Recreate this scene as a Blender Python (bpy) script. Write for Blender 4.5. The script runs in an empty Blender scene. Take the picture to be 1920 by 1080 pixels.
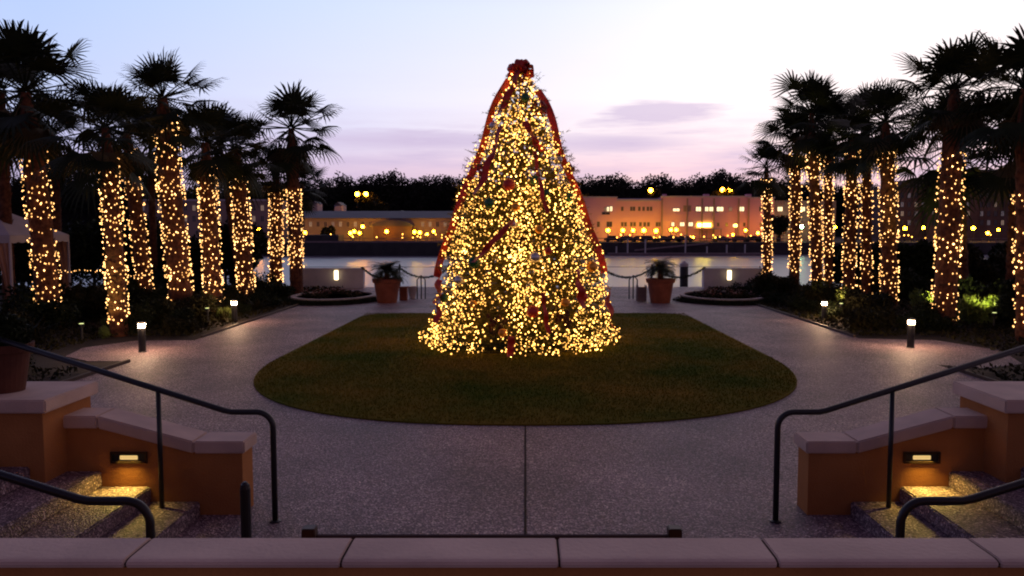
import bpy, bmesh, math, random
import numpy as np
from mathutils import Vector, Matrix
rnd = random.Random(11)
nr = np.random.RandomState(5)
sc = bpy.context.scene
col = sc.collection
PI = math.pi

# ------------------------------------------------------------------ camera
F = 1500.0; H = 2.6; CX = 985.0
PITCH = math.atan(110 / F)
cam = bpy.data.cameras.new('camera'); camo = bpy.data.objects.new('camera', cam); col.objects.link(camo)
camo.location = (0, 0, H); camo.rotation_euler = (PI/2 - PITCH, 0, 0)
cam.sensor_width = 36; cam.lens = 36 * F / 1920; cam.shift_x = -25 / 1920
cam.clip_end = 5000; cam.clip_start = 0.05
sc.camera = camo

# ------------------------------------------------------------------ world: dusk sky
w = bpy.data.worlds.new('World'); sc.world = w; w.use_nodes = True
nt = w.node_tree; nt.nodes.clear(); L = nt.links
def N(t, **k):
    n = nt.nodes.new(t)
    for a, b in k.items(): setattr(n, a, b)
    return n
def MA(op, a, b=None, c=None, clamp=False):
    n = N('ShaderNodeMath', operation=op); n.use_clamp = clamp
    for i, v in enumerate((a, b, c)):
        if v is None: continue
        if isinstance(v, (int, float)): n.inputs[i].default_value = v
        else: L.new(v, n.inputs[i])
    return n.outputs[0]
def RAMP(v, stops):
    n = N('ShaderNodeValToRGB'); L.new(v, n.inputs[0]); e = n.color_ramp.elements
    while len(e) < len(stops): e.new(0.5)
    for el, (p, c) in zip(e, stops): el.position = p; el.color = (*c, 1)
    return n.outputs[0]
def MIX(f, a, b, bt='MIX'):
    n = N('ShaderNodeMix', data_type='RGBA', blend_type=bt)
    for i, v in ((0, f), (6, a), (7, b)):
        if isinstance(v, (int, float)): n.inputs[i].default_value = v
        elif isinstance(v, tuple): n.inputs[i].default_value = (*v, 1)
        else: L.new(v, n.inputs[i])
    return n.outputs[2]
tc = N('ShaderNodeTexCoord'); sp = N('ShaderNodeSeparateXYZ'); L.new(tc.outputs['Generated'], sp.inputs[0])
sx, sy, sz = sp.outputs
base = RAMP(sz, [(0.0, (.78, .50, .54)), (0.075, (.93, .69, .79)), (0.11, (.95, .84, .94)), (0.155, (1.0, .95, 1.04)),
                 (0.26, (.84, .90, 1.06)), (0.42, (.40, .36, .50)), (1.0, (.19, .135, .20))])
# towards the left the sky turns bluer, towards the right (afterglow) whiter
side = RAMP(MA('MULTIPLY_ADD', sx, 1.0, 0.5, clamp=True), [(0.0, (.60, .73, .97)), (0.30, (.84, .89, 1.0)), (0.52, (1.02, 1.0, 1.0)), (0.68, (1.2, 1.12, 1.04)), (1.0, (1.25, 1.12, 1.0))])
skc = MIX(1.0, base, side, 'MULTIPLY')
front = RAMP(MA('MULTIPLY_ADD', sy, 0.5, 0.5, clamp=True), [(0.0, (.20, .17, .24)), (0.5, (.36, .30, .38)), (0.9, (1, 1, 1)), (1.0, (1, 1, 1))])
skc = MIX(1.0, skc, front, 'MULTIPLY')
# thin streaky clouds low over the horizon
cv = N('ShaderNodeCombineXYZ'); L.new(MA('MULTIPLY', sx, 5.0), cv.inputs[0]); L.new(MA('MULTIPLY', sz, 46.0), cv.inputs[1]); L.new(sy, cv.inputs[2])
cn = N('ShaderNodeTexNoise'); cn.inputs['Scale'].default_value = 1.0; cn.inputs['Detail'].default_value = 6; cn.inputs['Roughness'].default_value = 0.6
L.new(cv.outputs[0], cn.inputs['Vector'])
band = RAMP(sz, [(0.05, (.9,)*3), (0.115, (.9,)*3), (0.135, (.15,)*3), (0.19, (.04,)*3), (0.24, (0, 0, 0))])
cl = RAMP(cn.outputs[0], [(0.42, (0,)*3), (0.68, (1,)*3)])
cf = MA('MULTIPLY', band, cl)
def ell(cx, cz, rx, rz, k):
    dx = MA('DIVIDE', MA('SUBTRACT', sx, cx), rx); dz = MA('DIVIDE', MA('SUBTRACT', sz, cz), rz)
    d = MA('ADD', MA('MULTIPLY', dx, dx), MA('MULTIPLY', dz, dz))
    d = MA('ADD', d, MA('MULTIPLY_ADD', cn.outputs[0], 6.0, -2.9))
    return MA('MULTIPLY', MA('SUBTRACT', 1.0, d, clamp=True), k)
cf = MA('ADD', cf, ell(.155, .138, .09, .017, .85))
cf = MA('ADD', cf, ell(-.12, .108, .16, .012, .8))
cf = MA('ADD', cf, ell(.10, .105, .12, .012, .8), clamp=True)
skc = MIX(MA('MULTIPLY', cf, 0.8), skc, (.64, .52, .74))
low = RAMP(MA('MULTIPLY_ADD', sz, 10.0, 1.0, clamp=True), [(0.0, (.03, .025, .03)), (1.0, (1, 1, 1))])
skc = MIX(1.0, skc, low, 'MULTIPLY')
bg = N('ShaderNodeBackground'); L.new(skc, bg.inputs[0]); bg.inputs[1].default_value = 1.0
wo = N('ShaderNodeOutputWorld'); L.new(bg.outputs[0], wo.inputs[0])

sc.view_settings.view_transform = 'Standard'; sc.view_settings.look = 'None'
sc.view_settings.exposure = 0.0; sc.view_settings.gamma = 1.0; sc.view_settings.use_curve_mapping = False
sc.render.engine = 'CYCLES'
cy = sc.cycles
cy.use_denoising = True; cy.max_bounces = 5; cy.diffuse_bounces = 3; cy.glossy_bounces = 3; cy.transmission_bounces = 3
cy.sample_clamp_indirect = 2.5; cy.caustics_reflective = False; cy.caustics_refractive = False
cy.use_light_tree = True
sc.render.filter_size = 1.9 if hasattr(sc.render, 'filter_size') else 1.5
try: cy.filter_width = 2.0
except Exception: pass

# ------------------------------------------------------------------ pixel -> world helpers (used once, to measure positions)
S_, C_ = math.sin(PITCH), math.cos(PITCH)
def gp(px, py, z=0.0):
    v = (540 - py) / F; zr = z - H
    Y = zr * (C_ + v * S_) / (v * C_ - S_)
    d = Y * C_ - zr * S_
    return (px - CX) / F * d, Y
def wp(px, py, Y):
    v = (540 - py) / F
    zr = Y * (v * C_ - S_) / (C_ + v * S_)
    d = Y * C_ - zr * S_
    return (px - CX) / F * d, zr + H

# ------------------------------------------------------------------ materials
def mat(name, c, rough=0.7, c2=None, scale=4.0, bump=0.0, bscale=30.0, metal=0.0, spec=0.4, detail=5, emis=None, estr=0.0, trans=0.0, lo=.35, hi=.65):
    m = bpy.data.materials.new(name); m.use_nodes = True; t = m.node_tree; b = t.nodes['Principled BSDF']
    b.inputs['Base Color'].default_value = (*c, 1); b.inputs['Roughness'].default_value = rough
    b.inputs['Metallic'].default_value = metal; b.inputs['Specular IOR Level'].default_value = spec
    tcn = t.nodes.new('ShaderNodeTexCoord')
    if c2:
        n = t.nodes.new('ShaderNodeTexNoise'); n.inputs['Scale'].default_value = scale; n.inputs['Detail'].default_value = detail
        t.links.new(tcn.outputs['Object'], n.inputs['Vector'])
        r = t.nodes.new('ShaderNodeValToRGB'); e = r.color_ramp.elements
        e[0].position = lo; e[0].color = (*c, 1); e[1].position = hi; e[1].color = (*c2, 1)
        t.links.new(n.outputs[0], r.inputs[0]); t.links.new(r.outputs[0], b.inputs['Base Color'])
    if bump:
        n = t.nodes.new('ShaderNodeTexNoise'); n.inputs['Scale'].default_value = bscale; n.inputs['Detail'].default_value = 5
        t.links.new(tcn.outputs['Object'], n.inputs['Vector'])
        bp = t.nodes.new('ShaderNodeBump'); bp.inputs['Strength'].default_value = bump; bp.inputs['Distance'].default_value = 0.02
        t.links.new(n.outputs[0], bp.inputs['Height']); t.links.new(bp.outputs[0], b.inputs['Normal'])
    if emis:
        b.inputs['Emission Color'].default_value = (*emis, 1); b.inputs['Emission Strength'].default_value = estr
    return m
M = {}
M['soil'] = mat('soil', (.018, .012, .008), .95, (.04, .026, .016), 3, .6, 25)
M['mulch'] = mat('mulch', (.02, .012, .008), .95, (.05, .028, .016), 14, .8, 60)
M['lawn'] = mat('lawn', (.070, .095, .010), 1.0, (.19, .125, .017), .45, .5, 60, spec=.05)
M['grass'] = mat('grass', (.065, .10, .010), 1.0, (.21, .145, .020), .45, spec=.03)
M['limestone'] = mat('limestone', (.36, .29, .27), .8, (.48, .40, .37), 2.2, .25, 35)
M['cap'] = mat('cap_stone', (.52, .375, .31), .75, (.66, .48, .39), 2.6, .2, 50)
M['stucco'] = mat('stucco', (.35, .13, .036), .9, (.50, .205, .062), 1.3, .35, 60)
M['black'] = mat('black_metal', (.010, .010, .012), .38, None, spec=.5)
M['bronze'] = mat('bronze', (.03, .014, .01), .5, (.05, .02, .014), 8)
M['terra'] = mat('terracotta', (.17, .042, .020), .85, (.25, .07, .035), 3, .2, 30)
M['white'] = mat('white_wall', (.50, .46, .48), .8, (.60, .55, .57), 1.5, .15, 20)
M['bark'] = mat('palm_bark', (.055, .016, .008), .95, (.15, .05, .022), 9, 1.0, 22)
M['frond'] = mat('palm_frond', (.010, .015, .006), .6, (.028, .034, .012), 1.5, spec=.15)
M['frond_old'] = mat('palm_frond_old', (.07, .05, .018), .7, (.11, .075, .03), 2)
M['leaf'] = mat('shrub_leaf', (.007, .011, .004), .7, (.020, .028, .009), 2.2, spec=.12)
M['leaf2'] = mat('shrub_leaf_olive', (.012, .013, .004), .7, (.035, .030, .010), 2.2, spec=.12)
M['leaf_uplit'] = mat('shrub_leaf_uplit', (.10, .15, .02), .6, (.12, .15, .03), 3)  # brighter leaf copy, spotlight glow painted into the colour of the uplit shrubs
M['twig'] = mat('twig', (.05, .03, .02), .9)
M['needle'] = mat('fir_needles', (.10, .085, .018), .7, (.22, .17, .035), 3.5, spec=.2)
M['ribbon'] = mat('red_ribbon', (.40, .010, .006), .45, (.62, .03, .012), 4, spec=.5)
M['darkred'] = mat('dark_red_berries', (.16, .008, .02), .4, (.28, .02, .03), 10)
M['cable'] = mat('light_cable', (.012, .022, .010), .6)
M['canvas'] = mat('tent_canvas', (.42, .35, .36), .85, (.50, .42, .43), 1.2)
M['drape'] = mat('tent_drape', (.42, .19, .11), .85, (.50, .25, .15), 3)
M['farwood'] = mat('far_wood', (.006, .008, .006), .9, (.016, .018, .012), .12)
M['hill'] = mat('hill', (.012, .012, .012), 1.0)
M['pink'] = mat('pink_stucco', (.56, .28, .38), .85, (.64, .33, .43), .12, .1, 2)
M['pale'] = mat('pale_stucco', (.23, .155, .15), .85, (.31, .21, .20), .15)
M['brick'] = mat('dark_brick', (.10, .055, .055), .9, (.15, .085, .08), .3)
M['roofd'] = mat('dark_roof', (.045, .045, .075), .6, (.07, .065, .10), .3)
M['roofp'] = mat('pale_coping', (.42, .36, .42), .7)
M['dglass'] = mat('dark_glass', (.04, .03, .05), .2, None, spec=.6)
M['frame'] = mat('window_frame', (.30, .20, .18), .7)
M['bframe'] = mat('dark_window_frame', (.06, .045, .05), .7)
M['hull'] = mat('dark_hull', (.016, .015, .018), .6, (.03, .026, .03), .6)
M['dock'] = mat('dock_timber', (.15, .10, .11), .8, (.22, .15, .16), 1.0)
M['pile'] = mat('pile_white', (.45, .40, .40), .7)
M['quay'] = mat('quay_wall', (.035, .028, .03), .9, (.06, .045, .05), .5)
M['brass'] = mat('fixture_bronze', (.06, .035, .02), .4, metal=.6)
M['flower'] = mat('flowers', (.45, .10, .08), .7, (.6, .45, .40), 6)

def bulbmat(name, c0, c1, s0, s1, sc_):
    # glass bulbs, brightness and tint varied by noise over position
    m = bpy.data.materials.new(name); m.use_nodes = True; t = m.node_tree; b = t.nodes['Principled BSDF']
    b.inputs['Base Color'].default_value = (.3, .2, .1, 1)
    g = t.nodes.new('ShaderNodeNewGeometry')
    n = t.nodes.new('ShaderNodeTexNoise'); n.inputs['Scale'].default_value = sc_; n.inputs['Detail'].default_value = 5; n.inputs['Roughness'].default_value = .75
    t.links.new(g.outputs['Position'], n.inputs['Vector'])
    r = t.nodes.new('ShaderNodeMapRange'); r.inputs[1].default_value = .36; r.inputs[2].default_value = .68; t.links.new(n.outputs[0], r.inputs[0])
    p = t.nodes.new('ShaderNodeMath'); p.operation = 'POWER'; p.inputs[1].default_value = 1.7; t.links.new(r.outputs[0], p.inputs[0])
    q = t.nodes.new('ShaderNodeMapRange'); q.inputs[3].default_value = s0; q.inputs[4].default_value = s1; t.links.new(p.outputs[0], q.inputs[0])
    mx = t.nodes.new('ShaderNodeMix'); mx.data_type = 'RGBA'; mx.inputs[6].default_value = (*c0, 1); mx.inputs[7].default_value = (*c1, 1); t.links.new(r.outputs[0], mx.inputs[0])
    t.links.new(mx.outputs[2], b.inputs['Emission Color']); t.links.new(q.outputs[0], b.inputs['Emission Strength'])
    return m
def emi(name, c, s, rim=None):
    m = bpy.data.materials.new(name); m.use_nodes = True; t = m.node_tree; b = t.nodes['Principled BSDF']
    b.inputs['Base Color'].default_value = (.3, .25, .15, 1); b.inputs['Roughness'].default_value = .3
    b.inputs['Emission Color'].default_value = (*c, 1); b.inputs['Emission Strength'].default_value = s
    return m
M['bulb'] = bulbmat('warm_bulb', (1.0, .43, .07), (1.0, .54, .12), 1.2, 17.0, 2.2)
M['bulbp'] = bulbmat('peach_bulb', (1.0, .44, .11), (1.0, .54, .20), 1.8, 10.0, 3.0)
M['lampw'] = emi('bollard_glow', (1.0, .66, .36), 32)
M['stepl'] = emi('step_glow', (1.0, .66, .24), .75)
M['wallw'] = emi('wall_lamp_glow', (1.0, .80, .42), 4)
M['street'] = emi('street_lamp_orange', (1.0, .34, .012), 75)
M['streety'] = emi('street_lamp_yellow', (1.0, .50, .010), 75)
M['streetg'] = emi('street_lamp_green', (.55, 1.0, .55), 60)
M['litwin'] = emi('lit_window', (1.0, .80, .45), 1.6)
M['litdim'] = emi('dim_window', (.75, .50, .38), .22)
M['litblue'] = emi('grey_window', (.45, .40, .55), .12)
M['bigglow'] = emi('canopy_light', (1.0, .70, .05), 45)
M['cafe'] = emi('small_lamp', (1.0, .42, .06), 9)
M['spot'] = emi('spot_face', (.9, 1.0, .35), 1.5)

# exposed-aggregate paving
def paving():
    m = bpy.data.materials.new('exposed_aggregate'); m.use_nodes = True; t = m.node_tree; b = t.nodes['Principled BSDF']
    tcn = t.nodes.new('ShaderNodeTexCoord')
    def nz(s, d=4):
        n = t.nodes.new('ShaderNodeTexNoise'); n.inputs['Scale'].default_value = s; n.inputs['Detail'].default_value = d
        t.links.new(tcn.outputs['Object'], n.inputs['Vector']); return n.outputs[0]
    v = t.nodes.new('ShaderNodeTexVoronoi'); v.inputs['Scale'].default_value = 72
    t.links.new(tcn.outputs['Object'], v.inputs['Vector'])
    r = t.nodes.new('ShaderNodeValToRGB'); e = r.color_ramp.elements
    sepc = t.nodes.new('ShaderNodeSeparateColor'); t.links.new(v.outputs['Color'], sepc.inputs[0])
    cs = [(0, (.06, .038, .05)), (.35, (.15, .10, .125)), (.7, (.27, .188, .215)), (.90, (.50, .37, .38)), (1.0, (.90, .76, .72))]
    while len(e) < 5: e.new(.5)
    for el, (p, c) in zip(e, cs): el.position = p; el.color = (*c, 1)
    t.links.new(sepc.outputs[0], r.inputs[0])
    r2 = t.nodes.new('ShaderNodeValToRGB'); e2 = r2.color_ramp.elements
    e2[0].position = .36; e2[0].color = (.66, .64, .66, 1); e2[1].position = .66; e2[1].color = (1.22, 1.16, 1.13, 1)
    t.links.new(nz(.7, 6), r2.inputs[0])
    mx = t.nodes.new('ShaderNodeMix'); mx.data_type = 'RGBA'; mx.blend_type = 'MULTIPLY'; mx.inputs[0].default_value = 1
    t.links.new(r.outputs[0], mx.inputs[6]); t.links.new(r2.outputs[0], mx.inputs[7])
    t.links.new(mx.outputs[2], b.inputs['Base Color']); b.inputs['Roughness'].default_value = .55
    bp = t.nodes.new('ShaderNodeBump'); bp.inputs['Strength'].default_value = .9; bp.inputs['Distance'].default_value = .012
    t.links.new(v.outputs['Distance'], bp.inputs['Height']); t.links.new(bp.outputs[0], b.inputs['Normal'])
    return m
M['paving'] = paving()
def water():
    m = bpy.data.materials.new('river_water'); m.use_nodes = True; t = m.node_tree; b = t.nodes['Principled BSDF']
    b.inputs['Base Color'].default_value = (.15, .14, .20, 1); b.inputs['Roughness'].default_value = .30; b.inputs['IOR'].default_value = 1.33
    tcn = t.nodes.new('ShaderNodeTexCoord'); mp = t.nodes.new('ShaderNodeMapping'); mp.inputs['Scale'].default_value = (.6, 1.5, 1)
    t.links.new(tcn.outputs['Object'], mp.inputs[0])
    n = t.nodes.new('ShaderNodeTexNoise'); n.inputs['Scale'].default_value = 1.2; n.inputs['Detail'].default_value = 6
    t.links.new(mp.outputs[0], n.inputs['Vector'])
    bp = t.nodes.new('ShaderNodeBump'); bp.inputs['Strength'].default_value = .42; bp.inputs['Distance'].default_value = .16
    t.links.new(n.outputs[0], bp.inputs['Height']); t.links.new(bp.outputs[0], b.inputs['Normal'])
    return m
M['water'] = water()

# ------------------------------------------------------------------ mesh helpers
class MB:
    def __init__(s): s.v = []; s.f = []
    def add(s, vs, fs):
        o = len(s.v); s.v += [tuple(p) for p in vs]; s.f += [tuple(i + o for i in f) for f in fs]; return s
    def box(s, x0, x1, y0, y1, z0, z1):
        return s.add([(x, y, z) for z in (z0, z1) for y in (y0, y1) for x in (x0, x1)],
                     [(0, 2, 3, 1), (4, 5, 7, 6), (0, 1, 5, 4), (2, 6, 7, 3), (0, 4, 6, 2), (1, 3, 7, 5)])
    def prism_x(s, poly, x0, x1):    # poly in (y,z)
        n = len(poly)
        return s.add([(x0, a, b) for a, b in poly] + [(x1, a, b) for a, b in poly],
                     [tuple(range(n)), tuple(range(2*n-1, n-1, -1))] + [(i, i+n, (i+1) % n+n, (i+1) % n) for i in range(n)])
    def prism_y(s, poly, y0, y1):    # poly in (x,z)
        n = len(poly)
        return s.add([(a, y0, b) for a, b in poly] + [(a, y1, b) for a, b in poly],
                     [tuple(range(n)), tuple(range(2*n-1, n-1, -1))] + [(i, i+n, (i+1) % n+n, (i+1) % n) for i in range(n)])
    def prism_z(s, poly, z0, z1):
        n = len(poly)
        return s.add([(a, b, z0) for a, b in poly] + [(a, b, z1) for a, b in poly],
                     [tuple(range(n)), tuple(range(2*n-1, n-1, -1))] + [(i, i+n, (i+1) % n+n, (i+1) % n) for i in range(n)])
    def lathe(s, prof, n=24, cx=0, cy=0, sx=1, sy=1):
        vs = []
        for r, z in prof:
            for k in range(n):
                a = 2*PI*k/n; vs.append((cx + r*math.cos(a)*sx, cy + r*math.sin(a)*sy, z))
        fs = []
        for j in range(len(prof)-1):
            for k in range(n): fs.append((j*n+k, j*n+(k+1) % n, (j+1)*n+(k+1) % n, (j+1)*n+k))
        fs.append(tuple(range(n-1, -1, -1))); fs.append(tuple(range((len(prof)-1)*n, len(prof)*n)))
        return s.add(vs, fs)
    def tube(s, pts, r, n=8, cap=True):
        pts = [Vector(p) for p in pts]
        rs = r if isinstance(r, (list, tuple)) else [r]*len(pts)
        t = (pts[1]-pts[0]).normalized(); u = t.orthogonal().normalized(); vs = []
        for i, p in enumerate(pts):
            d = (pts[min(i+1, len(pts)-1)] - pts[max(i-1, 0)])
            if d.length < 1e-9: d = t
            d.normalize(); u = (u - d*u.dot(d))
            if u.length < 1e-6: u = d.orthogonal()
            u.normalize(); w_ = d.cross(u)
            for k in range(n):
                a = 2*PI*k/n; vs.append(p + (u*math.cos(a) + w_*math.sin(a))*rs[i])
        fs = []
        for i in range(len(pts)-1):
            for k in range(n): fs.append((i*n+k, i*n+(k+1) % n, (i+1)*n+(k+1) % n, (i+1)*n+k))
        if cap: fs.append(tuple(range(n-1, -1, -1))); fs.append(tuple(range((len(pts)-1)*n, len(pts)*n)))
        return s.add(vs, fs)
    def build(s, name, m, parent=None, smooth=False, bevel=0, recalc=True, loc=None):
        me = bpy.data.meshes.new(name); me.from_pydata(s.v, [], s.f)
        if recalc or bevel:
            bm = bmesh.new(); bm.from_mesh(me)
            if bevel: bmesh.ops.bevel(bm, geom=bm.edges[:], offset=bevel, segments=2, affect='EDGES', clamp_overlap=True)
            bmesh.ops.recalc_face_normals(bm, faces=bm.faces); bm.to_mesh(me); bm.free()
        if smooth: me.shade_smooth()
        return link(name, me, m, parent, loc)
def link(name, me, m, parent=None, loc=None):
    if m is not None and not me.materials: me.materials.append(m)
    o = bpy.data.objects.new(name, me); col.objects.link(o)
    if parent is not None: o.parent = parent
    if loc: o.location = loc
    return o
def tri_mesh(name, V, T):
    """V (n,3) floats, T (m,k) ints, k=3 or 4"""
    me = bpy.data.meshes.new(name); V = np.asarray(V, np.float32); T = np.asarray(T, np.int32); k = T.shape[1]
    me.vertices.add(len(V)); me.vertices.foreach_set('co', V.ravel())
    me.loops.add(T.size); me.loops.foreach_set('vertex_index', T.ravel())
    me.polygons.add(len(T)); me.polygons.foreach_set('loop_start', np.arange(0, T.size, k, dtype=np.int32))
    me.update(calc_edges=True); return me
def tag(o, label=None, cat=None, group=None, kind=None):
    if label: o['label'] = label
    if cat: o['category'] = cat
    if group: o['group'] = group
    if kind: o['kind'] = kind
    return o
def thing(name, loc, label, cat, group=None, rz=0):
    o = bpy.data.objects.new(name, None); col.objects.link(o); o.location = loc; o.rotation_euler = (0, 0, rz)
    o.empty_display_size = .2
    return tag(o, label, cat, group)
def leaves(n, blobs, size, seed=0, shell=.55, flat=1.0, gap=0.0):
    """n leaf quads (kite shaped) scattered through a union of ellipsoids (cx,cy,cz,rx,ry,rz)"""
    r = np.random.RandomState(seed); b = np.array(blobs, float)
    wgt = (b[:, 3]*b[:, 4]*b[:, 5])**(2/3); idx = r.choice(len(b), n, p=wgt/wgt.sum())
    d = r.normal(size=(n, 3)); d /= np.linalg.norm(d, axis=1)[:, None]
    rad = shell + (1.04-shell)*r.rand(n)**.7
    lump = 1 + .13*np.sin(d[:, 0]*7+idx*2.1)*np.sin(d[:, 1]*6+idx)*np.sin(d[:, 2]*8)
    c = b[idx, :3] + d*b[idx, 3:]*(rad*lump)[:, None]
    c[:, 2] = np.maximum(c[:, 2], size*.4)
    ax = r.normal(size=(n, 3)) + d*.9; ax /= np.linalg.norm(ax, axis=1)[:, None]
    o = r.normal(size=(n, 3)); o -= ax*(o*ax).sum(1)[:, None]; o /= np.linalg.norm(o, axis=1)[:, None]
    s = size*(.6+.8*r.rand(n))[:, None]
    V = np.stack([c-ax*s*.5, c+o*s*.22, c+ax*s*.5, c-o*s*.22], 1).reshape(-1, 3)
    T = np.arange(4*n).reshape(-1, 4)
    return V, T

# ------------------------------------------------------------------ setting
o = MB().box(-400, 400, -60, 36, -3.2, 0).build('ground', M['soil']); tag(o, kind='structure')
o = MB().add([(-900, 30, -2.9), (900, 30, -2.9), (900, 176, -2.9), (-900, 176, -2.9)], [(0, 1, 2, 3)]).build('river', M['water']); tag(o, kind='structure')
o = MB().box(-1500, 1500, 174, 2600, -3.4, -.3).build('far_bank', M['quay']); tag(o, kind='structure')
# path
def band(poly): return MB().add([(x, y, 0) for x, y in poly], [tuple(range(len(poly)))])
pl = [(-3.3, 2.74), (3.3, 2.74), (3.3, 7.0), (8.4, 7.0), (8.4, 9), (7.9, 12), (7.9, 15.2), (8.6, 14.8), (9.6, 15.3), (10.2, 17.0), (9.6, 18.6), (7.95, 18.9), (7.9, 35.98), (-7.75, 35.98), (-7.75, 18.6), (-9.1, 18.5),
      (-9.7, 17.4), (-9.4, 16.2), (-8.6, 15.6), (-7.75, 15.6), (-7.75, 12), (-8.4, 9), (-8.4, 7.0), (-3.3, 7.0)]
path = band(pl).build('path', M['paving'], loc=(0, 0, .012)); tag(path, kind='structure')
o = MB().box(-.011, .011, 3, 10.39, 0, .004).build('path_joint', M['mulch'], loc=(0, 0, .013)); tag(o, kind='structure')
for s, y0, y1 in ((-7.75, 19.0, 28.2), (-7.75, 11.5, 15.5), (7.92, 19.1, 28.2), (7.92, 9.6, 14.8)):
    o = MB().box(s-.03, s+.03, y0, y1, 0, .07).build('path_kerb', M['bronze'], bevel=.01); tag(o, kind='structure')
# lawn with rounded front
lp = []
for k in range(41):
    a = PI + PI*k/40; ca, sa = math.cos(a), math.sin(a); lp.append((4.95*math.copysign(abs(ca)**(2/2.4), ca), 16.0-5.6*abs(sa)**(2/2.4)))
lp += [(4.87, 23.6), (4.6, 24.25), (4.0, 24.5), (-4.0, 24.5), (-4.6, 24.25), (-4.87, 23.6)]
lawn = MB().prism_z(lp, .0, .035).build('lawn', M['lawn']); tag(lawn, kind='structure')
def inlawn(x, y): 
    return np.where(y < 16.0, (np.abs(x)/4.93)**2.4+(np.abs(y-16.0)/5.58)**2.4 < 1, (np.abs(x) < 4.86) & (y < 24.4))
gx = nr.uniform(-5, 5, 120000); gy = nr.uniform(10.35, 24.5, 120000); k = inlawn(gx, gy) & (nr.rand(120000) < np.clip(14/gy, .4, 1)); gx, gy = gx[k], gy[k]; n = len(gx)
a = nr.uniform(0, PI, n); hh = nr.uniform(.015, .04, n); ww = .006+.004*nr.rand(n)
lean = nr.normal(size=(n, 2))*.012
V = np.zeros((n, 3, 3)); V[:, 0] = np.stack([gx-np.cos(a)*ww, gy-np.sin(a)*ww, np.full(n, .034)], 1); V[:, 1] = np.stack([gx+np.cos(a)*ww, gy+np.sin(a)*ww, np.full(n, .034)], 1)
V[:, 2] = np.stack([gx+lean[:, 0], gy+lean[:, 1], .035+hh], 1)
o = link('grass', tri_mesh('grass', V.reshape(-1, 3), np.arange(3*n).reshape(-1, 3)), M['grass']); tag(o, 'short brownish green grass of the central lawn', 'grass', kind='stuff')
# terrace the camera stands on (wraps round behind the two stair flights)
TZ = .98
o = MB().prism_z([(-30, -12), (30, -12), (30, 2.3), (-30, 2.3)], .0, TZ).build('terrace', M['paving']); tag(o, kind='structure')
for s in (-1, 1):
    o = MB().box(min(s*5.66, s*14), max(s*5.66, s*14), 2.31, 7.09, .0, TZ).build('terrace', M['paving']); tag(o, kind='structure')

# ------------------------------------------------------------------ foreground parapet
pw = thing('parapet_wall', (0, 2.3, 0), 'ochre parapet wall with pale rounded coping running along the bottom of the photo', 'wall')
MB().box(-16, 16, .272, .445, 0, 1.487).build('wall_body', M['stucco'], pw)
joints = [gp(x, 1012, 1.517)[0] for x in (280, 660, 1045, 1430, 1820)]
st = joints[1]-joints[0]
xs = [joints[0]-st*k for k in range(6, 0, -1)] + joints + [joints[-1]+st*k for k in range(1, 7)]
prof = [(.255, 1.489), (.249, 1.497), (.250, 1.508), (.262, 1.515), (.28, 1.517), (.44, 1.517), (.455, 1.512), (.462, 1.50), (.462, 1.489)]
for x0, x1 in zip(xs[:-1], xs[1:]):
    MB().prism_x(prof, x0+.004, x1-.004).build('cap_stone', M['cap'], pw, bevel=.004)
MB().prism_x([(.262, 1.4895), (.258, 1.503), (.28, 1.511), (.44, 1.511), (.455, 1.50), (.455, 1.4895)], xs[0], xs[-1]).build('mortar', M['mulch'], pw)

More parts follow.
